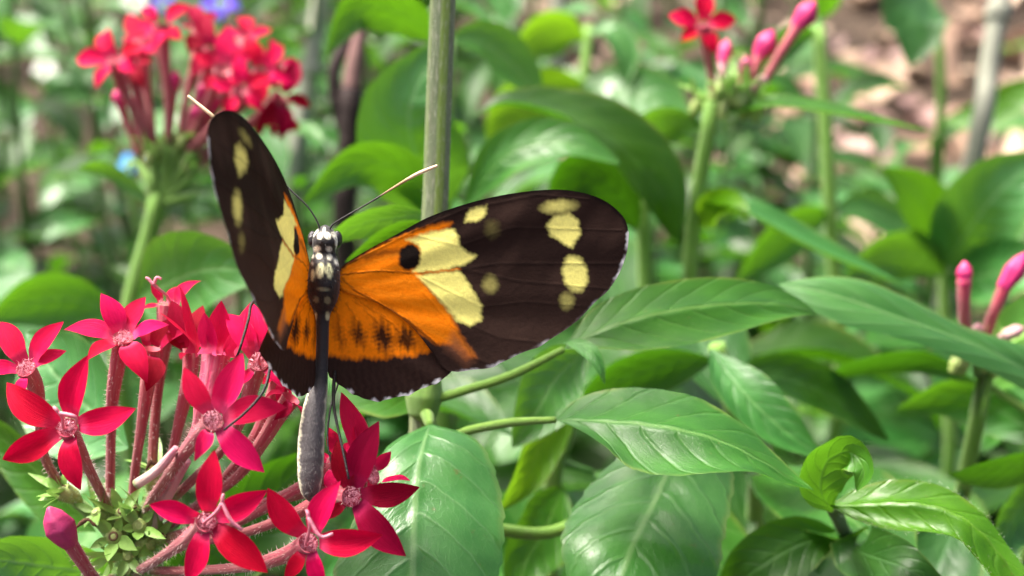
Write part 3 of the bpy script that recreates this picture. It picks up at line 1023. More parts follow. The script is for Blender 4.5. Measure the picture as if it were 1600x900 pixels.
def make_body():
    n, m = 200, 48
    arr = np.array(BODY, float)
    s = np.linspace(0, 1, n)
    si = np.linspace(0, 1, len(arr))
    ys = np.interp(s, si, arr[:, 0])
    ax = crom([(r[1], r[2], r[3]) for r in arr], n)
    yy = crom([(r[0], 0, 0) for r in arr], n)[:, 0]
    # resample on even row spacing
    order = np.linspace(arr[0, 0], arr[-1, 0], n)
    fx = lambda k: np.interp(order, arr[:, 0], arr[:, k])
    cx, hw, dd = fx(1), fx(2), fx(3)
    ker = np.array([1, 2, 3, 2, 1]) / 9.0
    for q in (cx, hw, dd):
        q[2:-2] = np.convolve(q, ker, 'valid')
    # abdominal rings
    seg = (order - 600) / 26.0
    ringd = np.where(order > 604, 0.012 * np.abs(np.sin(np.pi * seg)) - 0.006, 0)
    hw = hw * (1 + ringd)
    a = np.linspace(0, 2 * np.pi, m, endpoint=False)
    V, C = [], []
    P2 = []
    rel = []
    for i in range(n):
        for t in a:
            x = cx[i] + hw[i] * math.sin(t)
            dep = BF_D + dd[i] - math.cos(t) * hw[i] * K * BF_D * 0.95
            V.append(W(cx[i], order[i], BF_D + dd[i]) + CR * (mm(hw[i], BF_D) * math.sin(t)) - CF * (mm(hw[i], BF_D) * 0.95 * math.cos(t)))
            P2.append((x, order[i]))
            rel.append((math.sin(t), math.cos(t)))
    P2 = np.array(P2)
    rel = np.array(rel)
    C = np.tile(np.array([0.010, 0.008, 0.008]), (len(P2), 1))
    CRM = np.array([0.88, 0.86, 0.68])
    DUL = np.array([0.52, 0.52, 0.29])
    up = np.where(P2[:, 1] < 500, 1.0, 0.0)
    front = np.clip(rel[:, 1] * 4 + 0.6, 0, 1)
    for cx_, cy_, rx, ry, ro, col in ((502, 369, 4.6, 5.6, 20, CRM), (514, 369, 4.6, 5.6, -20, CRM), (497, 389, 6.4, 4.2, -12, CRM), (516, 389.5, 4.4, 4.2, 0, CRM * .75),
                                      (486.5, 401, 5.2, 4.6, -20, CRM), (500.5, 400, 4.9, 4.9, 0, CRM), (517, 402, 4.0, 4.6, 0, CRM * .7), (527, 410, 2.8, 6.0, -30, CRM * .7), (489.5, 412, 2.4, 3.4, 0, CRM * .5),
                                      (491, 430, 3.4, 8.5, 4, DUL), (503.5, 423, 6.2, 12.0, 6, DUL * 1.25), (517, 424, 4.4, 11.5, -4, DUL * 1.1), (508, 452, 9, 2.8, 4, DUL * .4),
                                      (496, 468, 5, 5.5, 0, DUL * .3), (514, 469, 5, 6, 0, DUL * .35), (493.5, 493, 3, 7, 0, DUL * .9), (513, 494, 3, 7, 0, DUL * .9)):
        lay(C, front * up * sm(ell(P2, cx_, cy_, rx, ry, ro), 1.0), col)
    for pl, wd in (([(496, 361), (489, 369), (483.5, 380), (482, 391)], 2.5), ([(522, 365), (527, 375), (528, 391)], 2.5), ([(508, 357), (508, 364)], 1.5)):
        lay(C, front * up * sm(line_d(P2, pl) - wd, 1.0), CRM)
    # abdomen: grey back, cream flank, dark ring lines
    ab = np.clip((P2[:, 1] - 598) / 14, 0, 1)
    segp = (P2[:, 1] - 600) / 26.0
    ring = np.abs(np.sin(np.pi * segp))
    grey = np.array([0.068, 0.063, 0.062])
    lay(C, ab * 0.95, grey)
    lay(C, ab * 0.16 * np.clip(1 - ring * 2.2, 0, 1), (0.13, 0.12, 0.12))
    mot = np.sin(P2[:, 0] * 1.9 + 2 * np.sin(P2[:, 1] * .8)) * np.sin(P2[:, 1] * 1.3 + P2[:, 0] * .5)
    lay(C, ab * np.clip(mot - .45, 0, 1) * .7, (0.15, 0.14, 0.14))
    edge = -0.50 - 0.16 * ring + 0.05 * np.sin(P2[:, 1] * .9)
    fl = np.clip((edge - 0.06 - rel[:, 0]) * 5, 0, 1)
    lay(C, ab * fl, CRM * np.array([0.92, 0.95, 0.85]))
    lay(C, ab * 0.55 * fl * np.clip(1 - ring * 3.0, 0, 1), (0.16, 0.15, 0.12))
    fr = np.clip((rel[:, 0] - (0.80 + 0.1 * ring)) * 9, 0, 1)
    lay(C, ab * fr * 0.8, CRM * 0.7)
    F = grid_faces(n, m, wrap=True)
    V.append(W(508, 351, BF_D))
    V.append(W(484.5, 785, BF_D - 3.4))
    C = np.vstack([C, [0.01] * 3, [0.1] * 3])
    k0, k1 = n * m, n * m + 1
    F += [(k0, (j + 1) % m, j) for j in range(m)] + [(k1, (n - 1) * m + j, (n - 1) * m + (j + 1) % m) for j in range(m)]
    C = np.hstack([C, np.ones((len(C), 1))])
    o = build('body', V, F, 'body', butterfly, cols=C)
    # fur on head and thorax
    Va = np.array([tuple(v) for v in V[:-2]]).reshape(n, m, 3)
    ctr = Va.mean(1, keepdims=True)
    sel = [(i, j) for i in range(n) for j in range(m) if 356 < order[i] < 490]
    pick = [sel[q] for q in NR.integers(0, len(sel), 420)]
    Pp = np.array([Va[i, j] for i, j in pick])
    Nn = np.array([(Va[i, j] - ctr[i, 0]) for i, j in pick])
    Nn /= np.linalg.norm(Nn, axis=1)[:, None]
    Nn = Nn * 0.75 - np.array(CU) * 0.6
    sel = [(i, j) for i in range(n) for j in range(m) if 612 < order[i] < 782]
    pk_ = [sel[q] for q in NR.integers(0, len(sel), 900)]
    Pa = np.array([Va[i, j] for i, j in pk_])
    Na = np.array([(Va[i, j] - ctr[i, 0]) for i, j in pk_])
    Na /= np.linalg.norm(Na, axis=1)[:, None]
    Na = Na * 0.5 - np.array(CU) * 0.9
    hairs('abdomen_hair', Pa, Na / np.linalg.norm(Na, axis=1)[:, None], 0.0005, 0.000022, 'hair_grey', butterfly)
    hairs('fur', Pp, Nn / np.linalg.norm(Nn, axis=1)[:, None], 0.00075, 0.00004, 'black', butterfly)


make_body()


def ellipsoid(c, rx, ry, rz, n=16, m=20, X=None, Y=None, Zv=None):
    X, Y, Zv = X or CR, Y or CU, Zv or -CF
    V, F = [], []
    for i in range(n):
        t = math.pi * i / (n - 1)
        for j in range(m):
            p = 2 * math.pi * j / m
            V.append(tuple(c + X * (rx * math.sin(t) * math.cos(p)) + Zv * (rz * math.sin(t) * math.sin(p)) + Y * (ry * math.cos(t))))
    return V, grid_faces(n, m, wrap=True)


for ex, ez in ((526.5, 193.4), (489, 193.4)):
    V, F = ellipsoid(W(ex, 374, ez), 0.00075, 0.00118, 0.00105)
    build('eye', V, F, 'eye', butterfly)


def antenna(pts, pale_from):
    n, m = 90, 8
    rad = [0.13, 0.115, 0.115, 0.12, 0.13, 0.16, 0.24, 0.27, 0.20]
    V, F, U = tube([W(*p) for p in pts], [r * 0.001 for r in rad], n, m)
    s = U[:, 0]
    C = np.tile(np.array([0.012, 0.010, 0.010]), (len(s), 1))
    f = np.clip((s - pale_from) / 0.10, 0, 1)
    lay(C, f, (0.42, 0.26, 0.12))
    lay(C, np.clip((s - pale_from - 0.22) / 0.15, 0, 1), (0.78, 0.58, 0.36))
    C = np.hstack([C, np.ones((len(C), 1))])
    build('antenna', V, F, 'body', butterfly, U, cols=C)


antenna([(515, 359, 192.3), (521, 350, 192), (540, 338, 191.5), (580, 315, 191), (622, 289, 190.6), (652, 272, 190.4), (683, 259, 190)], 0.48)
antenna([(500, 358, 192.3), (494, 343, 192.2), (480, 322, 192), (455, 298, 192), (420, 264, 192.5), (380, 226, 193), (340, 188, 193.2), (294, 150, 193.5)], 0.55)


def leg(pts, r=0.27):
    V, F, U = tube([W(*p) for p in pts], [r * .001 * 1.25, r * .001, r * .00085, r * .0007, r * .0006], 30, 8)
    build('leg', V, F, 'black', butterfly, U)


leg([(492, 470, 194), (440, 455, 192), (397, 470, 187), (388, 500, 185), (374, 547, 183), (368, 560, 184)])
leg([(494, 478, 194), (455, 500, 192), (429, 522, 187), (424, 560, 184), (414, 606, 181), (388, 640, 178.5), (350, 672, 177)])
leg([(510, 480, 195), (525, 540, 196), (521, 612, 191), (524, 650, 188), (535, 700, 184), (545, 748, 181.5)])
leg([(512, 476, 196), (535, 560, 199), (516, 640, 197), (512, 690, 195), (520, 735, 192)], 0.18)


# ------------------------------------------------------------------ flowers
PET_U = [0, .12, .28, .45, .6, .75, .87, .95, 1]
PET_W = [.50, .68, .92, 1.0, .90, .66, .38, .17, .02]


def petal(parent, c, tip, nrm, r_th, wr=0.235, mat='petal', arch=0.06, fold=0.18, seed=0, basew=0.5):
    n, m = 20, 9
    rs = np.random.default_rng(seed)
    c, tip, nrm = np.array(c), np.array(tip), np.array(nrm)
    ax = tip - c
    Ln = np.linalg.norm(ax)
    ax = ax / Ln
    rd = ax - nrm * (ax @ nrm)
    if np.linalg.norm(rd) > 0.12:
        start = c + rd / np.linalg.norm(rd) * min(r_th * 0.88, Ln * 0.35)
    else:
        start = c + ax * min(r_th * 0.85, Ln * 0.3)
    ax = (tip - start) / np.linalg.norm(tip - start)
    u = np.linspace(0, 1, n)
    S = np.cross(nrm, ax)
    S /= max(np.linalg.norm(S), 1e-9)
    N = np.cross(ax, S)
    L = np.linalg.norm(tip - start)
    bend = rs.uniform(-.07, .07)
    arch = arch + rs.uniform(-.05, .06)
    fold = fold + rs.uniform(-.1, .22)
    Mid = start + (tip - start) * u[:, None] + N * (arch * L * 4 * u * (1 - u))[:, None] + S * (bend * L * np.sin(np.pi * u))[:, None]
    Mid = Mid - N * (0.10 * L * np.exp(-(u / 0.10) ** 2))[:, None]
    Mid = Mid - N * (rs.uniform(-.08, .22) * L * u ** 4)[:, None]
    wd = np.maximum(interp(u, PET_U, PET_W), basew * np.clip(1 - u * 2.2, 0, 1)) * wr * Ln
    v = np.linspace(-1, 1, m)
    tw = rs.uniform(-.4, .4)
    V = Mid[:, None] + S * (v[None, :, None] * wd[:, None, None])
    z = (fold * (np.abs(v)[None, :] ** 1.6) + tw * v[None, :] * u[:, None]) * wd[:, None]
    z = z + 0.05 * wd[:, None] * np.sin(u[:, None] * 9 + seed) * v[None, :] ** 2
    V = V + N * z[:, :, None]
    uv = np.stack([np.repeat(u, m), np.tile((v + 1) / 2, n)], 1)
    return build('petal', V.reshape(-1, 3), grid_faces(n, m), mat, parent, uv)


SEED = [0]


def flower(plant, c, nrm, tips, tube_pts, r_th=1.7, r_low=0.75, mat='petal', tmat='tube', wr=0.235, fuzz=0, style=None, detail=True, fold=0.18, arch=0.06, wide_top=1.0, basew=0.5):
    """c, tips, tube_pts in (px, py, depth); nrm in camera axes; the corolla tube is the part, petals, throat and style are its pieces"""
    SEED[0] += 1
    C = W(*c)
    nv_ = cv(*nrm).normalized()
    path = [C] + [W(*p) for p in tube_pts]
    k = np.linspace(0, 1, 9)
    rt, rl = r_th * .001, r_low * .001
    rad = [rt * wide_top, rt * .86 * wide_top, rt * .78, rl * 1.35, rl * 1.1, rl, rl, rl, rl * 1.05]
    # funnel: rim turns inward so that the throat is hollow
    V, F, U = tube(path, rad, 36, 14, caps=False)
    inner = []
    m = 14
    ring0 = V[:m]
    axis0 = np.array(C)
    bag = Bag()
    bag.add(V, F, U)
    depth_dir = np.array((path[1] - path[0]).normalized())
    rows = [ring0]
    for sc_, dp in ((0.86, 0.0002), (0.66, 0.0006), (0.35, 0.0011), (0.05, 0.0013)):
        rows.append(axis0 + (ring0 - axis0) * sc_ + depth_dir * dp)
    VV = np.vstack(rows)
    uv2 = np.zeros((len(VV), 2))
    bag.add(VV, [tuple(reversed(q)) for q in grid_faces(5, m, wrap=True)], uv2)
    fl = bag.done('flower', tmat, plant)
    for i, tp in enumerate(tips):
        if len(tp) == 3:
            T = W(tp[0], tp[1], c[2] + tp[2])
        else:
            r = (W(tp[0], tp[1], 1000) - CAM)
            den = r.dot(nv_)
            tt = (C - CAM).dot(nv_) / den if abs(den) > 1e-4 else c[2] * .001
            dd = max(-5.5, min(5.5, tt * 1000 - c[2]))
            T = W(tp[0], tp[1], c[2] + dd)
        petal(fl, C, T, nv_, rt, wr, mat, arch, fold, SEED[0] * 10 + i, basew)
    if detail:
        # ring of pale hairs round the throat
        nn = 170
        a = NR.uniform(0, 2 * np.pi, nn)
        X = np.cross(np.array(nv_), np.array([.3, .5, .8]))
        X /= np.linalg.norm(X)
        Y = np.cross(np.array(nv_), X)
        rr = rt * NR.uniform(.30, .98, nn)
        P = np.array(C) + (np.cos(a) * rr)[:, None] * X + (np.sin(a) * rr)[:, None] * Y + np.array(nv_) * 0.0001
        D = -(np.cos(a))[:, None] * X * 0.6 - (np.sin(a))[:, None] * Y * 0.6 + np.array(nv_) * 0.7
        hairs('throat_hair', P, D / np.linalg.norm(D, axis=1)[:, None], 0.0007, 0.00005, 'throat', fl, 1.4)
    if style:
        sp = [C - nv_ * 0.0012, C + nv_ * 0.0012] + [W(x, y, c[2] + z) for x, y, z in style[0]]
        b = Bag()
        b.tube(sp, [.0002, .0002, .00022], 20, 8)
        for br in style[1:]:
            b.tube([sp[-1]] + [W(x, y, c[2] + z) for x, y, z in br], [.00022, .00025, .0002], 12, 8)
        b.done('style', 'style', fl)
    if fuzz:
        hairy_tube(path, rad, fuzz, 0.00075, 0.000035, 'hair', fl, 'tube_hair')
    return fl


def calyx(plant, at, nrm, d, size=1.0, count=5, spent=True):
    """green cup with narrow sepals at a tube's foot"""
    C = W(at[0], at[1], d)
    nv_ = cv(*nrm).normalized()
    X = nv_.orthogonal().normalized()
    Y = nv_.cross(X)
    s = size * .001
    V, F, U = tube([C - nv_ * 3.0 * s, C - nv_ * 1.6 * s, C], [.55 * s, 1.15 * s, 1.0 * s], 14, 12)
    cup = build('calyx', V, F, 'calyx', plant, U)
    a0 = RNG.uniform(0, 6.28)
    for k in range(count):
        a = a0 + 2 * math.pi * k / count + RNG.uniform(-.2, .2)
        dr = X * math.cos(a) + Y * math.sin(a)
        ln = s * RNG.uniform(2.4, 6.0)
        tip = C + dr * ln * 0.8 + nv_ * ln * RNG.uniform(.2, .9)
        n, m = 10, 5
        u = np.linspace(0, 1, n)
        b = np.array(C + dr * s * 0.8)
        Mid = b + (np.array(tip) - b) * u[:, None] - np.array(nv_) * (s * 1.2 * u * u * RNG.uniform(-.5, 1))[:, None]
        Sd = np.array(nv_.cross(dr).normalized())
        wd = interp(u, [0, .25, .6, 1], [.45, .75, .55, .02]) * s * RNG.uniform(.7, 1.2)
        v = np.linspace(-1, 1, m)
        Vs = Mid[:, None] + Sd * (v[None, :, None] * wd[:, None, None]) + np.array(nv_) * (0.3 * v[None, :, None] ** 2 * wd[:, None, None])
        build('sepal', Vs.reshape(-1, 3), grid_faces(n, m), 'sepal', cup)
    if size > .9 and d < 260:
        hairy_tube([C - nv_ * 3.0 * s, C - nv_ * 1.6 * s, C], [.55 * s, 1.15 * s, 1.0 * s], 60, .0008, .00003, 'hair_green', cup, 'calyx_hair')
    if spent:
        ringp = [C + (X * math.cos(t) + Y * math.sin(t)) * s * .42 + nv_ * .25 * s for t in np.linspace(0, 6.28, 16)]
        Vr, Fr, Ur = tube(ringp, [.16 * s] * 3, 24, 6, caps=False)
        build('scar', Vr, Fr, 'withered' if RNG.random() < .4 else 'calyx', cup, Ur)
    return cup


def bud(plant, tip, shoulder, tube_pts, r=2.2, mat='bud', tmat='tube', rl=0.8, fuzz=0):
    """closed corolla: swollen head on a long tube"""
    T, S_ = W(*tip), W(*shoulder)
    path = [T, T.lerp(S_, .5), S_] + [W(*p) for p in tube_pts]
    Vb, Fb, Ub = tube([T, T.lerp(S_, .25), T.lerp(S_, .55), T.lerp(S_, .85), S_.lerp(W(*tube_pts[0]), .15)], [x * .001 for x in (.15 * r, .75 * r, r, .8 * r, rl * 1.2)], 26, 20)
    a = Ub[:, 1] * 2 * np.pi
    mid = crom([T, S_], len(Vb) // 20)
    V, F, U = tube([S_.lerp(T, .12)] + [W(*p) for p in tube_pts], [rl * 1.25 * .001, rl * .001, rl * .001, rl * .001], 26, 12)
    fl = build('bud', V, F, tmat, plant, U)
    # five folded lobes
    ctr = np.array(T.lerp(S_, .5))
    ax = np.array((S_ - T).normalized())
    Q = Vb - ctr
    along = (Q @ ax)[:, None] * ax
    Vb = ctr + along + (Q - along) * (1 + 0.10 * np.cos(5 * a + 3 * Ub[:, 0]))[:, None]
    build('bud_head', Vb, Fb, mat, fl, Ub)
    if fuzz:
        hairy_tube([S_] + [W(*p) for p in tube_pts], [rl * .001] * 3, fuzz, 0.0007, 0.000035, 'hair', fl, 'bud_hair')
    return fl


def stem(plant, pts, rad, mat='stem', ridges=0.06, name='stem', fuzz=0, n=60, m=16, flen=0.0007, fmat='hair_green'):
    P = [Vector(p) for p in pts]
    V, F, U = tube(P, [r * .001 for r in rad], n, m, ridges=ridges)
    o = build(name, V, F, mat, plant, U)
    if fuzz:
        hairy_tube(P, [r * .001 for r in rad], fuzz, flen, 0.00003, fmat, o, 'stem_hair')
    return o


# ---- front cluster (under the butterfly)
hub = W(200, 850, 212)
foot = Vector((hub.x - 0.01, hub.y + 0.02, 0))
front = thing('pentas_plant', 'red star flower cluster in focus with the butterfly clinging to it', 'flowering plant', foot)
stem(front, [W(195, 830, 211), W(192, 880, 213), W(190, 960, 215), W(188, 1080, 220)] + down_to_ground(W(188, 1080, 220), (-0.01, .02)), [1.5, 1.7, 1.9, 2.0, 2.3], fuzz=900)
for a, b, c_ in (((195, 880, 212), (170, 830, 211), (110, 775, 209)), ((195, 870, 212), (200, 820, 211), (172, 795, 209)), ((196, 875, 212), (225, 830, 211), (232, 800, 209)),
                 ((196, 885, 212), (215, 860, 211), (240, 850, 209)), ((194, 890, 212), (205, 890, 210), (215, 893, 207)), ((195, 870, 213), (235, 800, 213), (240, 735, 213)), ((192, 895, 212), (180, 905, 210), (165, 905, 207))):
    stem(front, [W(*a), W(*b), W(*c_)], [1.3, .95, .8], name='branch', n=20, m=10)

F = lambda *a, **k: flower(front, *a, **k)
F((105, 668, 186), (-.08, .05, 1), [(139, 555), (215, 638), (127, 766), (4, 718), (2, 598)], [(122, 700, 192), (145, 745, 200), (168, 790, 208)], 1.35, .68, fuzz=260, wr=.188,
  style=([(98, 655, -3), (92, 645, -4)], [(88, 640, -4.2), (84, 636, -4)], [(108, 648, -4.6), (118, 652, -4.4), (120, 662, -3.4)]))
F((40, 575, 191), (-.1, .45, .9), [(-2, 500), (101, 504), (103, 545, 2), (28, 628), (-30, 580)], [(56, 606, 195), (62, 660, 200), (70, 715, 205), (95, 760, 209)], 1.35, .68, fuzz=220, wr=.188)
F((193, 527, 196), (-.05, .75, .66), [(158, 457, 1), (226, 462, 3), (100, 514, 0), (136, 563, -4), (262, 503, 1), (228, 590, -4)], [(186, 560, 198), (176, 620, 202), (173, 700, 206), (172, 790, 209)], 1.35, .682, mat='petal_pink', fuzz=320, wr=.23)
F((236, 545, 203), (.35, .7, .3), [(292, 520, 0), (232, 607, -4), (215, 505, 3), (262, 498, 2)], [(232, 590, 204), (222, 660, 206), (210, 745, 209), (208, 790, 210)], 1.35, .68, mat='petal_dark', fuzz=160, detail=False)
F((262, 478, 209), (.25, .85, .4), [(309, 434, 2), (236, 438, 1), (222, 484, -1), (290, 497, -2), (275, 446, 4)], [(258, 520, 209), (247, 600, 210), (240, 690, 212), (238, 735, 213)], 1.6, .75, mat='petal_pink', fuzz=160, wr=.2,
  style=([(240, 445, -3)], [(232, 436, -3), (228, 434, -3)], [(245, 434, -3), (252, 436, -3)]))
F((338, 552, 193), (.12, .95, -.1), [(302, 440, 2), (256, 479, -1), (346, 470, -2.5), (322, 486, -4), (392, 470, 4), (378, 500, -2)], [(334, 578, 193), (328, 605, 193), (321, 635, 193), (300, 690, 198), (235, 785, 208)], 2.0, .8, mat='petal_pink', tmat='tube_bright', fuzz=260, wr=.22, detail=False, fold=-.3, arch=-.04, basew=.95)
F((404, 566, 189), (.15, .35, .93), [(393, 467), (352, 487, 2), (430, 511), (465, 582), (452, 608), (378, 600, -1)], [(394, 600, 193), (380, 645, 197), (350, 700, 203), (270, 780, 209)], 1.35, .68, mat='petal_pink', fuzz=220, wr=.188,
  style=([(412, 545, -3), (420, 532, -4)], [(424, 526, -4), (427, 520, -4)]))
F((333, 657, 180), (.15, .12, 1), [(287, 573), (379, 550), (448, 636), (413, 738), (305, 716, -3)], [(306, 684, 187), (272, 730, 195), (240, 775, 203), (228, 800, 208)], 1.35, .68, mat='petal_pink', fuzz=340, wr=.188)
F((322, 815, 180), (-.05, .05, 1), [(334, 703), (418, 766), (418, 895), (290, 912), (235, 788)], [(292, 843, 187), (250, 872, 196), (212, 895, 205)], 1.35, .68, fuzz=300, wr=.188,
  style=([(338, 800, -4), (347, 785, -4.5)], [(348, 778, -4.6), (349, 772, -4.6)], [(360, 812, -4.6), (378, 828, -4.2)]))
F((482, 848, 182), (-.12, .06, 1), [(420, 762), (530, 752), (598, 836), (506, 925), (445, 905)], [(445, 868, 188), (385, 885, 196), (300, 892, 204), (225, 892, 208)], 1.35, .68, fuzz=300, wr=.188,
  style=([(484, 825, -4), (482, 808, -4.5)], [(481, 802, -4.5), (479, 797, -4.4)], [(500, 838, -4.6), (520, 834, -4.4)]))
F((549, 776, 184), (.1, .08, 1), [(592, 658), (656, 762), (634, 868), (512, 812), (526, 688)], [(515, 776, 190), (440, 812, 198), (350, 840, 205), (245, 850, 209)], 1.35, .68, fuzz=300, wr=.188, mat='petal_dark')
F((580, 742, 198), (.65, .45, .35), [(639, 745, -2), (612, 706, 2), (552, 648, 2), (531, 614, 0), (575, 775, -4)], [(550, 752, 200), (470, 768, 203), (380, 800, 206), (255, 845, 209)], 1.6, .8, fuzz=240, mat='petal_pink', wr=.22)
F((455, 622, 197), (.65, .7, .1), [(478, 598, 0), (436, 590, 2), (414, 618, -2), (474, 650, -3), (430, 655, -3)], [(435, 650, 198), (410, 690, 201), (365, 750, 205), (250, 830, 210)], 1.35, .68, fuzz=240, mat='petal_dark', wr=.188, detail=False)  # dark petals: the shadow on this flower is put into their colour
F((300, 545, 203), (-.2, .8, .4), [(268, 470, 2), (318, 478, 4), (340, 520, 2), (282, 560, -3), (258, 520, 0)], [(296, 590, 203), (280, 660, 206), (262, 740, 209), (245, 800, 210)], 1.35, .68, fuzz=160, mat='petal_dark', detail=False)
F((528, 720, 197), (-.1, .4, .9), [(514, 668, 0), (552, 690, 1), (560, 740, 2), (508, 765, -2), (492, 715, 1)], [(500, 745, 200), (430, 785, 204), (340, 830, 207), (250, 850, 210)], 1.35, .68, fuzz=160, mat='petal_pink', detail=False)
F((440, 585, 201), (.3, .6, .7), [(428, 530, 2), (470, 560, 2), (478, 605, 0), (440, 640, -2), (410, 600, 0)], [(425, 625, 203), (395, 690, 206), (330, 770, 209), (245, 840, 211)], 1.35, .68, fuzz=120, mat='petal_pink', detail=False)
# spent pale corollas still standing between the others
for pts, r in (([(276, 700, 191), (245, 735, 192), (213, 757, 193)], [.5, .7, .75]), ([(288, 718, 205), (272, 750, 206), (250, 800, 208), (240, 835, 209)], [1.1, .9, .8])):
    V, Fc, U = tube([W(*p) for p in pts], [x * .001 for x in r], 22, 10)
    o = build('spent_corolla', V, Fc, 'tube_pale', front, U)
bud(front, (76, 793, 189), (108, 848, 191), [(122, 868, 193), (142, 898, 197), (160, 915, 203), (175, 905, 208)], 2.0, 'bud', 'tube', .85, fuzz=160)
for x, y, nr, d, s in ((100, 765, (-.5, .6, .5), 207, 1.1), (178, 838, (0, .2, 1), 205, 1.25), (218, 822, (.2, .3, 1), 206, 1.15), (168, 790, (-.1, .9, .3), 208, 1.1), (232, 798, (.2, .9, .3), 208, 1.1),
                       (240, 735, (.1, 1, .1), 212, 1.2), (208, 795, (0, .9, .4), 208, 1.1), (235, 850, (.8, .3, .5), 207, 1.1), (215, 893, (.6, -.2, .7), 206, 1.1), (150, 800, (-.4, .6, .7), 206, .95), (190, 800, (.1, .7, .7), 206, 1.0), (200, 870, (.1, 0, 1), 204, .9),
                       (92, 770, (-.7, .3, .5), 206, 1.0), (255, 838, (.7, .4, .4), 208, 1.0), (170, 870, (-.5, -.3, .8), 206, 1.1)):
    calyx(front, (x, y), nr, d, s)
for pts in ([(112, 830, 204), (135, 812, 203), (145, 818, 203), (150, 822, 203)], [(228, 735, 207), (236, 722, 207), (244, 728, 207)]):
    V, Fc, U = tube([W(*p) for p in pts], [.00018, .0003, .0002], 14, 6, lump=.25)
    build('withered_style', V, Fc, 'withered', front, U)
# leaves of the front plant
leaf_quick(front, [(200, 700, 226), (150, 650, 232), (90, 590, 238), (40, 520, 244)], 95, 10, 'leaf_pale', relief=.035)
leaf_quick(front, [(190, 900, 226), (110, 890, 222), (40, 880, 220), (-40, 870, 222)], 70, 25, 'leaf_pale', relief=.035)
leaf_quick(front, [(240, 905, 228), (330, 860, 238), (420, 780, 246), (500, 700, 250)], 75, -15, 'leaf_dark', relief=.035)
leaf_quick(front, [(150, 830, 228), (90, 770, 238), (20, 700, 250), (-50, 640, 258)], 60, 30, 'leaf', relief=.035)

# ---- the bare hairy stem behind the butterfly with its big leaves
base_e = W(655, 900, 236)
tall = thing('tall_stem_plant', 'upright grey-green hairy stem behind the butterfly carrying broad glossy leaves', 'plant', Vector((base_e.x, base_e.y + .02, 0)))
stem(tall, [W(702, -420, 222), W(697, -150, 223), W(692, 0, 224), W(686, 150, 225), W(681, 300, 226), W(672, 450, 227), W(662, 620, 228), W(655, 780, 231), base_e] + down_to_ground(base_e, (0, .02)),
     [1.9, 2.0, 2.08, 2.1, 2.15, 2.2, 2.3, 2.4, 2.5, 2.6, 2.8], 'stem_grey', ridges=.05, fuzz=4200, n=150, m=20, flen=.00055)
stem(tall, [W(668, 590, 226), W(663, 618, 226), W(660, 650, 226)], [2.2, 3.0, 2.2], 'stem', name='node', n=14, m=14)
A, _ = leaf_explicit(tall, [(672, 662, 219, 672, 662, 672, 662), (663, 690, 214, 620, 686, 738, 682), (655, 720, 210, 594, 712, 768, 720), (649, 770, 206, 570, 762, 785, 778), (646, 830, 202, 545, 830, 788, 828), (645, 895, 199, 520, 895, 780, 900), (642, 960, 197, 520, 960, 750, 965), (640, 1050, 196, 640, 1050, 640, 1050)],
                     3, 4, 'leaf_pale', petiole=[(661, 640, 226), (668, 650, 223), (672, 664, 219)], pr=1.0, serr=.035, relief=.018, nv=8)
B, _ = leaf_explicit(tall, [(868, 656, 214, 868, 656, 868, 656), (900, 656, 212, 895, 628, 905, 672), (945, 658, 210, 945, 610, 945, 698), (1000, 661, 208, 1010, 607, 985, 732), (1065, 671, 206, 1090, 622, 1045, 744), (1130, 690, 205, 1160, 664, 1110, 740), (1190, 720, 205, 1208, 707, 1175, 738), (1235, 748, 206, 1245, 742, 1225, 755), (1272, 766, 207, 1272, 766, 1272, 766)],
                     9, -6, 'leaf', petiole=[(663, 655, 227), (700, 682, 224), (735, 672, 221), (800, 660, 217), (868, 656, 214)], pr=.72, relief=.018, serr=.02)
leaf_explicit(tall, [(1075, 660, 236, 1075, 660, 1075, 660), (1060, 700, 232, 985, 700, 1120, 690), (1042, 740, 228, 930, 748, 1146, 742), (1020, 790, 223, 895, 795, 1142, 790), (990, 850, 217, 876, 845, 1130, 850), (970, 905, 213, 890, 915, 1118, 900), (950, 980, 210, 910, 985, 1040, 990), (935, 1050, 208, 935, 1050, 935, 1050)],
              3, 3, 'leaf_pale', serr=.045, relief=.022, nv=7, petiole=[(660, 800, 232), (780, 828, 240), (880, 826, 246), (1000, 740, 242), (1075, 660, 236)], pr=1.1)
leaf_explicit(tall, [(880, 546, 226, 880, 546, 880, 546), (925, 522, 226, 925, 484, 935, 545), (985, 500, 227, 990, 452, 1000, 548), (1055, 484, 229, 1070, 436, 1080, 538), (1130, 475, 232, 1140, 434, 1150, 520), (1200, 474, 236, 1205, 446, 1210, 502), (1245, 480, 239, 1250, 468, 1250, 494), (1280, 492, 242, 1280, 492, 1280, 492)],
              6, -4, 'leaf', petiole=[(665, 628, 227), (720, 612, 225), (800, 586, 225), (880, 546, 226)], pr=.72, relief=.018)
leaf_quick(tall, [(668, 630, 228), (600, 600, 240), (540, 560, 252), (480, 520, 262)], 55, 20, 'leaf')
leaf_explicit(tall, [(880, 535, 224, 880, 535, 880, 535), (905, 540, 222, 903, 529, 900, 548), (925, 552, 220, 932, 540, 917, 562), (940, 578, 219, 945, 570, 933, 582), (945, 602, 219, 945, 602, 945, 602)], 1, -1, 'leaf_fuzzy', n=30, m=11, name='young_leaf')
leaf_quick(tall, [(675, 335, 228), (620, 340, 236), (560, 352, 242), (490, 385, 246)], 34, [20, 50, 60], 'leaf_pale')
leaf_quick(tall, [(675, 345, 228), (640, 362, 232), (600, 385, 236), (540, 410, 238)], 30, 25, 'leaf')
for az in (0.4, 3.5):
    put_leaf(tall, W(702, -410, 222), az, .4, .07)

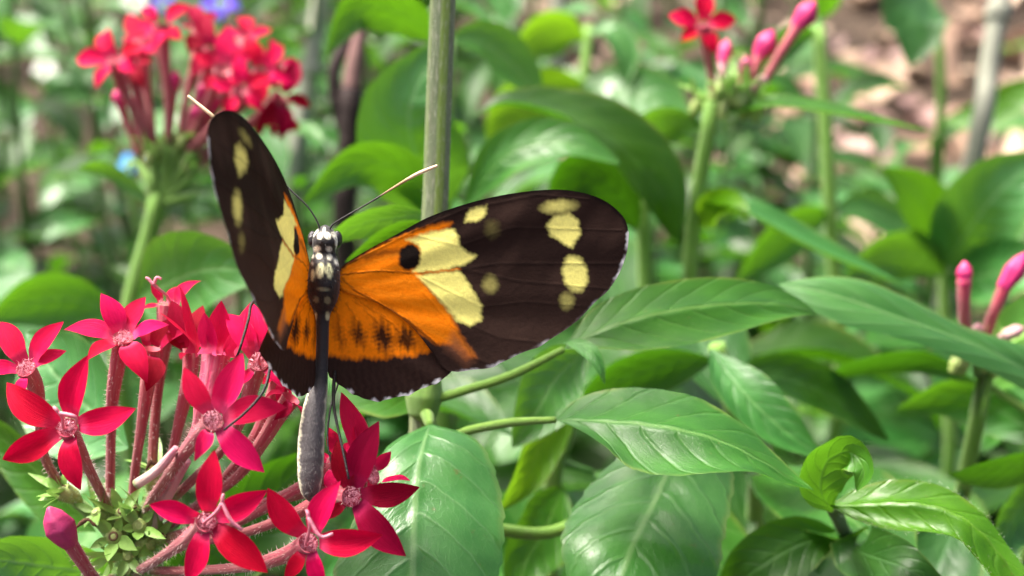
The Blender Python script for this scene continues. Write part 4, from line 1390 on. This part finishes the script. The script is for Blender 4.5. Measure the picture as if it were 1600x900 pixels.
# ---- second flower cluster, behind on the left
hb = W(245, 318, 335)
fb = W(190, 620, 350)
back = thing('pentas_plant', 'blurred red star flower cluster on a green stalk behind the butterfly wing', 'flowering plant', Vector((fb.x, fb.y + .03, 0)))
stem(back, [W(248, 300, 334), hb, W(230, 380, 338), W(208, 455, 341), W(195, 540, 345), fb] + down_to_ground(fb, (0, .03)), [2.0, 2.2, 2.1, 2.1, 2.2, 2.4, 2.6])
for e in ((232, 235, 332), (262, 230, 330), (300, 240, 332), (282, 215, 336), (215, 250, 336), (330, 300, 338), (310, 265, 334)):
    stem(back, [hb, W((245 + e[0]) / 2 + 4, (318 + e[1]) / 2, 333), W(*e)], [1.3, 1.0, .9], name='branch', n=16, m=8)
G = lambda *a, **k: flower(back, *a, detail=False, wr=.215, **k)
G((180, 93, 322), (-.3, .4, .85), [(160, 42), (220, 68), (212, 112), (148, 137), (118, 92)], [(190, 130, 326), (215, 190, 330), (232, 235, 332)], 2.0, .9)
G((252, 38, 330), (0, .5, .8), [(222, 12), (296, 6), (285, 62), (243, 78), (208, 45)], [(255, 80, 331), (262, 150, 332), (262, 230, 332)], 2.0, .9)
G((312, 45, 338), (.1, .6, .7), [(300, 5), (340, 20), (338, 75), (295, 85), (285, 40)], [(308, 90, 338), (290, 160, 338), (280, 220, 336)], 2.0, .9, 'petal_dark')
G((348, 108, 326), (.1, .3, .95), [(358, 40), (392, 88), (372, 155), (318, 140), (302, 85)], [(335, 140, 330), (310, 190, 333), (285, 235, 334)], 2.1, .9, 'petal_pink')
G((408, 112, 330), (.3, .3, .9), [(385, 55), (442, 68), (462, 130), (402, 168), (365, 130)], [(390, 150, 332), (345, 200, 334), (300, 240, 334)], 2.0, .9)
G((440, 150, 334), (.6, .2, .7), [(470, 95), (488, 165), (442, 217), (400, 198), (420, 118)], [(410, 180, 335), (360, 215, 336), (305, 248, 335)], 2.0, .9, 'petal_dark')
G((385, 62, 342), (.2, .6, .6), [(375, 20), (425, 45), (410, 95), (360, 100), (350, 45)], [(370, 110, 340), (330, 180, 338), (290, 230, 336)], 2.0, .9, 'petal_pink')
G((222, 65, 338), (-.2, .6, .6), [(200, 20), (245, 35), (245, 85), (205, 100), (190, 60)], [(225, 110, 336), (235, 180, 335), (240, 235, 334)], 2.0, .9, 'petal_pink')
G((418, 185, 340), (.6, -.1, .7), [(450, 160), (470, 200), (430, 215), (395, 215), (400, 165)], [(390, 195, 340), (350, 225, 338), (308, 260, 336)], 1.8, .9, 'petal_dark')
G((330, 75, 332), (.1, .5, .8), [(318, 22), (365, 60), (352, 112), (300, 118), (288, 62)], [(322, 115, 333), (300, 175, 334), (278, 228, 335)], 1.8, .8, 'petal_dark')
G((375, 140, 322), (.2, .2, .95), [(372, 85), (425, 118), (412, 172), (352, 185), (328, 128)], [(360, 170, 326), (325, 205, 330), (290, 240, 333)], 1.8, .8, 'petal')
G((432, 100, 342), (.5, .4, .7), [(425, 58), (472, 100), (455, 140), (412, 140), (398, 88)], [(410, 130, 341), (355, 190, 338), (300, 240, 336)], 1.8, .8, 'petal_pink')
G((205, 100, 330), (-.3, .4, .8), [(198, 62), (240, 95), (222, 135), (180, 140), (165, 100)], [(212, 135, 331), (226, 190, 332), (238, 240, 333)], 1.8, .8, 'petal_dark')
for x0, y0, x1, y1 in ((340, 150, 300, 240), (310, 165, 285, 240), (275, 110, 262, 225), (205, 150, 222, 240), (320, 130, 290, 225), (365, 165, 300, 240), (180, 140, 218, 245)):
    bud(back, (x0, y0, 332), (x0 + (x1 - x0) * .2, y0 + (y1 - y0) * .2, 333), [((x0 + x1) / 2, (y0 + y1) / 2, 334), (x1, y1, 335)], 1.5, 'bud_pink', 'tube', .9)
for i in range(9):
    calyx(back, (RNG.uniform(215, 305), RNG.uniform(205, 262)), (RNG.uniform(-.6, .6), 1, RNG.uniform(0, .6)), RNG.uniform(328, 340), 1.0)
leaf_quick(back, [(240, 320, 336), (205, 285, 338), (165, 262, 340), (120, 262, 342)], 26, 55, 'leaf_pale')
leaf_quick(back, [(250, 315, 336), (300, 305, 334), (350, 310, 332), (400, 330, 330)], 24, 55, 'leaf_pale')
leaf_quick(back, [(215, 470, 300), (270, 440, 285), (330, 420, 275), (420, 425, 268)], 72, [15, 0, -10], 'leaf_pale', relief=.035)
leaf_quick(back, [(200, 500, 345), (130, 470, 350), (60, 470, 352), (-20, 500, 352)], 55, 30, 'leaf')

# ---- sparse cluster with closed buds, behind on the right
fc = W(1075, 480, 350)
right = thing('pentas_plant', 'single red star flower with pink buds above a long narrow leaf', 'flowering plant', Vector((fc.x, fc.y + .02, 0)))
stem(right, [W(1112, 160, 330), W(1108, 200, 332), W(1092, 290, 338), W(1080, 390, 344), fc] + down_to_ground(fc, (0, .02)), [1.8, 2.0, 2.2, 2.2, 2.3, 2.5])
flower(right, (1099, 40, 326), (0, .2, 1), [(1104, -18), (1152, 26), (1116, 84), (1064, 64), (1045, 22)], [(1104, 75, 328), (1110, 115, 330), (1116, 150, 331)], 1.7, .85, wr=.26, detail=False)
bud(right, (1274, 2, 330), (1248, 38, 330), [(1225, 75, 330), (1205, 108, 331), (1180, 150, 331)], 2.6, 'bud_pink', 'tube', 1.2)
bud(right, (1208, 48, 334), (1186, 88, 334), [(1178, 108, 333), (1165, 150, 332)], 2.6, 'bud_pink', 'tube', 1.1)
bud(right, (1136, 62, 338), (1130, 95, 336), [(1126, 120, 335), (1122, 155, 333)], 1.8, 'bud_pink', 'tube_pale', 1.0)
bud(right, (1168, 88, 330), (1164, 108, 330), [(1158, 130, 331), (1145, 155, 332)], 1.6, 'bud', 'tube', 1.0)
bud(right, (1196, 118, 328), (1186, 132, 329), [(1170, 150, 330), (1140, 165, 331)], 1.5, 'tube_pale', 'tube_pale', 1.0)
for i in range(12):
    calyx(right, (RNG.uniform(1085, 1185), RNG.uniform(125, 168)), (RNG.uniform(-.6, .6), 1, RNG.uniform(0, .6)), RNG.uniform(326, 336), 1.4)
leaf_quick(right, [(1120, 180, 330), (1210, 160, 322), (1330, 178, 318), (1465, 208, 318)], 42, [62, 70, 78], 'leaf', fold=.1)
leaf_quick(right, [(1108, 200, 333), (1060, 190, 340), (1020, 200, 350), (980, 230, 360)], 34, 40, 'leaf_pale')
leaf_quick(right, [(1085, 350, 342), (1120, 325, 330), (1150, 325, 322), (1170, 345, 318)], 30, 20, 'leaf_yellow')
leaf_quick(right, [(1090, 310, 338), (1160, 325, 326), (1270, 385, 318), (1410, 445, 316)], 48, [55, 66, 70], 'leaf')

# ---- buds at the right edge and the long leaf in front of them
fd = W(1530, 640, 290)
edge = thing('pentas_plant', 'pair of unopened pink buds standing above a long pale green leaf', 'flowering plant', Vector((fd.x, fd.y + .02, 0)))
stem(edge, [W(1530, 545, 282), W(1532, 580, 285), fd] + down_to_ground(fd, (0, .02)), [1.7, 2.0, 2.2, 2.5])
bud(edge, (1507, 408, 275), (1507, 440, 275), [(1506, 470, 276), (1508, 505, 278), (1520, 555, 281)], 1.55, 'bud_pink', 'tube', 1.15)
bud(edge, (1603, 395, 276), (1570, 446, 276), [(1556, 480, 277), (1545, 510, 279), (1532, 560, 281)], 2.0, 'bud_pink', 'tube', 1.1)
bud(edge, (1600, 512, 272), (1575, 522, 274), [(1560, 535, 277), (1540, 560, 281)], 1.3, 'tube_pale', 'tube_pale', 1.0)
bud(edge, (1528, 505, 278), (1528, 520, 279), [(1528, 535, 280), (1528, 560, 281)], 1.0, 'tube_pale', 'tube_pale', .8)
for i in range(6):
    calyx(edge, (RNG.uniform(1500, 1560), RNG.uniform(525, 560)), (RNG.uniform(-.6, .6), 1, RNG.uniform(0, .6)), RNG.uniform(278, 284), 1.3)
leaf_explicit(edge, [(1720, 640, 268, 1720, 640, 1720, 640), (1640, 600, 262, 1650, 560, 1630, 622), (1560, 555, 258, 1570, 530, 1545, 580), (1480, 522, 256, 1500, 506, 1470, 548), (1400, 495, 255, 1420, 466, 1390, 524), (1330, 470, 255, 1350, 438, 1320, 508), (1270, 453, 256, 1285, 432, 1265, 482), (1215, 444, 258, 1215, 444, 1215, 444)],
              4, -4, 'leaf_pale', petiole=[(1540, 600, 287), (1640, 660, 280), (1700, 660, 272), (1720, 640, 268)], relief=.018)
leaf_quick(edge, [(1530, 600, 287), (1440, 560, 292), (1340, 570, 298), (1260, 600, 304)], 34, 55, 'leaf_dark')
leaf_quick(edge, [(1535, 620, 288), (1580, 560, 296), (1620, 500, 306), (1640, 440, 316)], 55, 20, 'leaf_yellow')

# ---- low plant with a curled young leaf, lower right
fl_ = W(1340, 890, 266)
young = thing('leafy_plant', 'young fuzzy plant with a tightly curled bright green leaf tip', 'plant', Vector((fl_.x, fl_.y + .02, 0)))
stem(young, [W(1300, 792, 222), W(1308, 806, 232), W(1320, 835, 250), fl_] + down_to_ground(fl_, (0, .02)), [1.2, 1.3, 1.4, 1.6, 2.0], 'stem_shade')
_, Gv = leaf_explicit(young, [(1296, 790, 218, 1296, 790, 1296, 790), (1340, 788, 215, 1340, 764, 1335, 812), (1400, 785, 212, 1400, 750, 1392, 828), (1460, 790, 210, 1470, 760, 1450, 832), (1515, 815, 208, 1532, 800, 1498, 842), (1555, 855, 207, 1572, 850, 1532, 880), (1590, 905, 206, 1606, 898, 1565, 918), (1625, 960, 206, 1625, 960, 1625, 960)],
                      6, -3, 'leaf_fuzzy', relief=.035, nv=10, arch=.28)
for ed in (0, -1):
    e = Gv[:, ed][NR.integers(4, 60, 130)]
    out = e - Gv[np.full(130, 30), 10] * 0 - Gv[:, 10].mean(0)
    out = out * .3 + NR.normal(size=out.shape) * .004
    e = e + NR.normal(size=e.shape) * .0002
    hairs('leaf_hair', e, out / np.linalg.norm(out, axis=1)[:, None], .0007, .000022, 'hair_green', young)
leaf_quick(young, [(1300, 800, 219), (1282, 765, 216), (1292, 722, 213), (1328, 706, 209), (1350, 735, 207), (1338, 768, 208)], 40, [15, 10, -10, -30, -40], 'leaf_fuzzy', relief=.05, fold=.4)
leaf_quick(young, [(1318, 835, 248), (1345, 862, 232), (1420, 890, 220), (1500, 940, 220)], 45, 30, 'leaf_dark')
leaf_quick(young, [(1318, 835, 249), (1250, 850, 246), (1180, 890, 244), (1120, 940, 250)], 50, -20, 'leaf_dark')

# ---- leaves read one by one behind the butterfly, on their own plants
def dress(t, top, nodes=4, size=(.045, .085), protos=None):
    foot_ = Vector(t.location)
    az = RNG.uniform(0, 6.28)
    for k in range(nodes):
        f = (k + .35) / (nodes + .6)
        p = top.lerp(foot_, f * .75)
        az += math.pi / 2 + RNG.uniform(-.4, .4)
        for sd_ in (0, math.pi):
            put_leaf(t, p, az + sd_, RNG.uniform(-.2, .45), RNG.uniform(*size), RNG.choice(protos or PROTO), RNG.uniform(-.3, .3))


dress(right, fc, 4)
dress(back, fb, 4)
dress(edge, fd, 4, (.04, .07))
dress(young, fl_ - Vector((0, 0, .03)), 3, (.04, .06))
dress(tall, base_e - Vector((0, 0, .05)), 3, (.04, .07))
dress(front, W(188, 1080, 220) - Vector((0, 0, .03)), 3, (.04, .07))


def leaf_plant(label, foot_px, stem_px, leaves, r=2.2, mat='stem'):
    f0 = W(*foot_px)
    t = thing('leafy_plant', label, 'plant', Vector((f0.x, f0.y + .02, 0)))
    stem(t, [W(*p) for p in stem_px] + [f0] + down_to_ground(f0, (0, .02)), [r * .8, r, r * 1.05, r * 1.2], mat)
    dress(t, f0 + Vector((0, 0, .03)), 5)
    for pts, hw, roll, mt in leaves:
        leaf_quick(t, pts, hw, roll, mt, relief=.035)
    return t


leaf_plant('broad pale glossy leaves arching beside the tall hairy stem', (690, 620, 350), [(700, 60, 345), (698, 200, 342), (694, 400, 345)],
           [([(690, 335, 340), (655, 260, 325), (640, 170, 318), (690, 60, 318)], 82, 5, 'leaf_pale'),
            ([(695, 70, 345), (630, 22, 335), (560, 15, 328), (510, 85, 325)], 38, [30, 35, 20], 'leaf'),
            ([(692, 360, 330), (640, 275, 318), (560, 255, 310), (472, 320, 306)], 40, [35, 30, 20], 'leaf'),
            ([(700, 60, 345), (760, 70, 352), (810, 110, 356), (850, 160, 358)], 42, 25, 'leaf_pale')])
leaf_plant('large dark drooping leaf with a rolled edge above a pale arched leaf', (1010, 620, 360), [(1000, 200, 350), (1005, 330, 350), (1008, 450, 354)],
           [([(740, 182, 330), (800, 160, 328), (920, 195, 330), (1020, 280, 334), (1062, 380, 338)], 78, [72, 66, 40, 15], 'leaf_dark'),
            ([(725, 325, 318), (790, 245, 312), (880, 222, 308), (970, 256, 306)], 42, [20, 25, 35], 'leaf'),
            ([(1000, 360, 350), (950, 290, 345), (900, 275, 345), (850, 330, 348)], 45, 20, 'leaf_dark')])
leaf_plant('small yellow-green backlit leaf beside a pale curved one', (880, 600, 480), [(920, 40, 470), (912, 150, 468), (900, 350, 470)],
           [([(915, 60, 465), (880, 48, 462), (840, 62, 458), (806, 105, 455)], 36, 20, 'leaf_yellow'),
            ([(920, 50, 468), (955, 48, 462), (975, 85, 458), (975, 135, 456)], 28, [40, 30, 20], 'leaf_pale'),
            ([(915, 130, 468), (860, 150, 460), (800, 190, 456), (770, 260, 452)], 52, 10, 'leaf_yellow'),
            ([(910, 120, 468), (960, 140, 460), (1030, 160, 455), (1080, 210, 452)], 48, 20, 'leaf_pale')])
leaf_plant('dark triangular leaf hanging over the pale leaf litter', (1450, 700, 620), [(1440, -60, 560), (1470, 100, 560), (1460, 400, 590)],
           [([(1440, -20, 540), (1425, 20, 520), (1428, 60, 515), (1420, 105, 512)], 58, 5, 'leaf_dark'),
            ([(1470, 190, 560), (1540, 180, 550), (1590, 150, 545), (1640, 120, 545)], 30, 20, 'leaf_yellow')])
leaf_plant('pale broad leaves with clear veins at the edge of the bed', (1480, 760, 440), [(1470, 300, 420), (1475, 400, 420), (1478, 560, 428)],
           [([(1475, 420, 420), (1520, 350, 405), (1570, 290, 398), (1640, 240, 396)], 66, 10, 'leaf_pale'),
            ([(1472, 390, 420), (1450, 330, 410), (1420, 290, 404), (1375, 262, 400)], 40, 15, 'leaf'),
            ([(1478, 440, 420), (1540, 430, 405), (1600, 420, 396), (1680, 430, 392)], 50, 20, 'leaf'),
            ([(1476, 430, 420), (1430, 400, 415), (1380, 400, 412), (1320, 430, 412)], 42, 20, 'leaf_pale')])
leaf_plant('thin upright light green stalk rising over the leaf litter', (1312, 620, 450), [(1278, 40, 430), (1290, 200, 430), (1300, 380, 436)],
           [([(1278, 50, 430), (1240, 60, 425), (1210, 90, 420), (1190, 130, 418)], 24, 20, 'leaf'),
            ([(1300, 330, 434), (1250, 350, 430), (1200, 390, 428), (1150, 440, 428)], 40, 30, 'leaf'),
            ([(1300, 330, 434), (1350, 330, 440), (1400, 350, 446), (1450, 380, 450)], 36, 30, 'leaf_pale')], r=2.6)
leaf_plant('shaded narrow leaves low down between the big glossy leaves', (1180, 800, 300), [(1120, 540, 280), (1140, 620, 285), (1165, 720, 292)],
           [([(1110, 545, 270), (1150, 600, 262), (1210, 660, 258), (1285, 715, 256)], 44, [30, 20, 10], 'leaf'),
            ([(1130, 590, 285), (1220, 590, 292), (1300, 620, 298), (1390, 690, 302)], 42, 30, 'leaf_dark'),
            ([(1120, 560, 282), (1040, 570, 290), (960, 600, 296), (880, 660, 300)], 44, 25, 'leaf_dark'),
            ([(1160, 720, 292), (1220, 760, 284), (1260, 820, 280), (1280, 900, 278)], 44, 10, 'leaf_dark')])
leaf_plant('bluish green leaves hanging in the shade under the spread wing', (860, 800, 290), [(920, 520, 270), (900, 590, 272), (880, 690, 280)],
           [([(920, 545, 268), (870, 590, 262), (840, 640, 258), (800, 700, 256)], 52, 10, 'leaf_pale'),
            ([(905, 600, 272), (850, 690, 266), (820, 750, 262), (780, 800, 262)], 34, 20, 'leaf_yellow'),
            ([(880, 760, 284), (850, 830, 270), (820, 880, 264), (800, 960, 260)], 52, 10, 'leaf')])
leaf_plant('blue-tinted glossy leaf with a white midrib at the edge of the bed', (1600, 900, 300), [(1650, 640, 290), (1640, 720, 290), (1620, 800, 295)],
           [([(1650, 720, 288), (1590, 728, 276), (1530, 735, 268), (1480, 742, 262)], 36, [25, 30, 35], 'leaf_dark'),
            ([(1640, 740, 290), (1590, 800, 282), (1570, 840, 278), (1560, 900, 276)], 44, 20, 'leaf'),
            ([(1645, 700, 290), (1560, 640, 300), (1480, 620, 306), (1400, 640, 312)], 44, 30, 'leaf')])

# ---- leafy plants filling the bed behind
rows = []
SETS = (('out-of-focus leafy plant crowding in behind the blurred red cluster', 'leafy plants behind the back red cluster', 34, (-.34, -.05), (.16, .66), (.24, .38)),
        ('out-of-focus leafy plant in the bed behind the tall hairy stem', 'leafy plants behind the tall stem', 36, (-.10, .20), (.24, .80), (.20, .35)),
        ('shaded leafy plant under the glossy leaves and pink buds', 'shaded leafy plants under the pink buds', 46, (.0, .36), (.13, .52), (.16, .29)),
        ('far blurred leafy plant standing over the fallen leaves', 'far leafy plants over the leaf litter', 40, (-.80, .40), (.75, 1.8), (.20, .44)),
        ('leafy plant at the outer side of the flower bed', 'leafy plants at the sides of the bed', 26, (0, 0), (-.1, 1.0), (.25, .38)))
for lab_, grp_, cnt, xr, yr, hr in SETS:
    for k in range(cnt):
        x = RNG.uniform(*xr) if xr != (0, 0) else RNG.choice((-1, 1)) * RNG.uniform(.32, .8)
        yy_ = RNG.uniform(*yr)
        if yr[0] > .7 and x > .17 * (yy_ + .17):
            x = -abs(x) * .6
        shrub(x, yy_, RNG.uniform(*hr), RNG.randint(7, 10), lab_, grp_, size=(.040, .082), lo=.22, stem_r=.0017)

# ---- woody stump, pale dry stalks, odd flowers far behind
p0 = W(556, 60, 420)
wood = thing('woody_stem', 'broken dark woody stem with pinkish bare wood at its top', 'woody stem', Vector((p0.x, p0.y + .1, 0)))
stem(wood, [W(548, 138, 420), W(547, 180, 421), W(545, 260, 424), W(540, 400, 432)] + down_to_ground(W(540, 400, 432), (0, .03)), [3.2, 3.1, 3.3, 3.7, 4.5], 'bark', ridges=.08, name='bark')
stem(wood, [W(566, 40, 418), W(556, 90, 419), W(549, 145, 420), W(548, 170, 420)], [1.6, 2.3, 2.7, 2.2], 'wood_pink', ridges=.1, name='bare_wood')
stem(wood, [W(575, 20, 424), W(540, 70, 422), W(522, 110, 420), W(526, 160, 421), W(538, 200, 423)], [1.5, 1.9, 1.8, 1.8, 2.0], 'bark', name='twig')
for lab, pts, r in (('pale blurred dry stalk leaning behind the back flower cluster', [(508, -60, 640), (485, 110, 640), (455, 280, 650), (440, 400, 660)], 4.5),
                    ('pale grey-green stake slanting over the leaf litter', [(1575, -80, 520), (1560, 20, 520), (1545, 110, 522), (1528, 220, 526)], 4.2),
                    ('thin pale stalk rising between the far leaves', [(872, -60, 700), (872, 40, 700), (868, 150, 705), (862, 300, 715)], 4.0)):
    e = W(*pts[-1])
    t = thing('dry_stalk', lab, 'stalk', Vector((e.x, e.y + .04, 0)))
    stem(t, [W(*p) for p in pts] + down_to_ground(e, (0, .04)), [r * .85, r * .95, r, r, r * 1.1], 'stem_dry')
    stem(t, [W(pts[1][0], pts[1][1], pts[1][2]) + Vector((0, 0, .004)), W(pts[1][0], pts[1][1], pts[1][2]), W(pts[1][0], pts[1][1], pts[1][2]) - Vector((0, 0, .004))], [r * .95, r * 1.25, r * .95], 'stem_dry', name='node', n=10)


def far_flower(label, x, y, d, rpx, mat, group=None):
    c = W(x, y, d)
    t = thing('garden_flower', label, 'flower', Vector((c.x, c.y + .04, 0)), group)
    stem(t, [c] + [W(x + 4, y + 60, d + 4)] + down_to_ground(W(x + 4, y + 60, d + 4), (0, .04)), [1.2, 1.4, 1.8])
    tips = [(x + rpx * math.cos(a), y + rpx * .8 * math.sin(a)) for a in [0.4 + i * 1.2566 for i in range(5)]]
    flower(t, (x, y, d), (.1, .5, .85), tips, [(x + 2, y + 15, d + 2), (x + 3, y + 30, d + 3)], 2.0, 1.0, mat, 'stem', wr=.36, detail=False)


far_flower('violet flower peeping over the top of the back red cluster', 345, 4, 560, 34, 'petal_violet')
far_flower('small violet flower beside a white one over the back red cluster', 255, 6, 570, 20, 'petal_violet')
far_flower('white flower among the pale leaves near the garden edge', 70, 108, 700, 22, 'petal_white')
far_flower('sky blue flower half hidden under the back red cluster', 205, 255, 470, 22, 'petal_blue')
far_flower('small white flower touching the violet one at the top', 210, 2, 580, 24, 'petal_white')
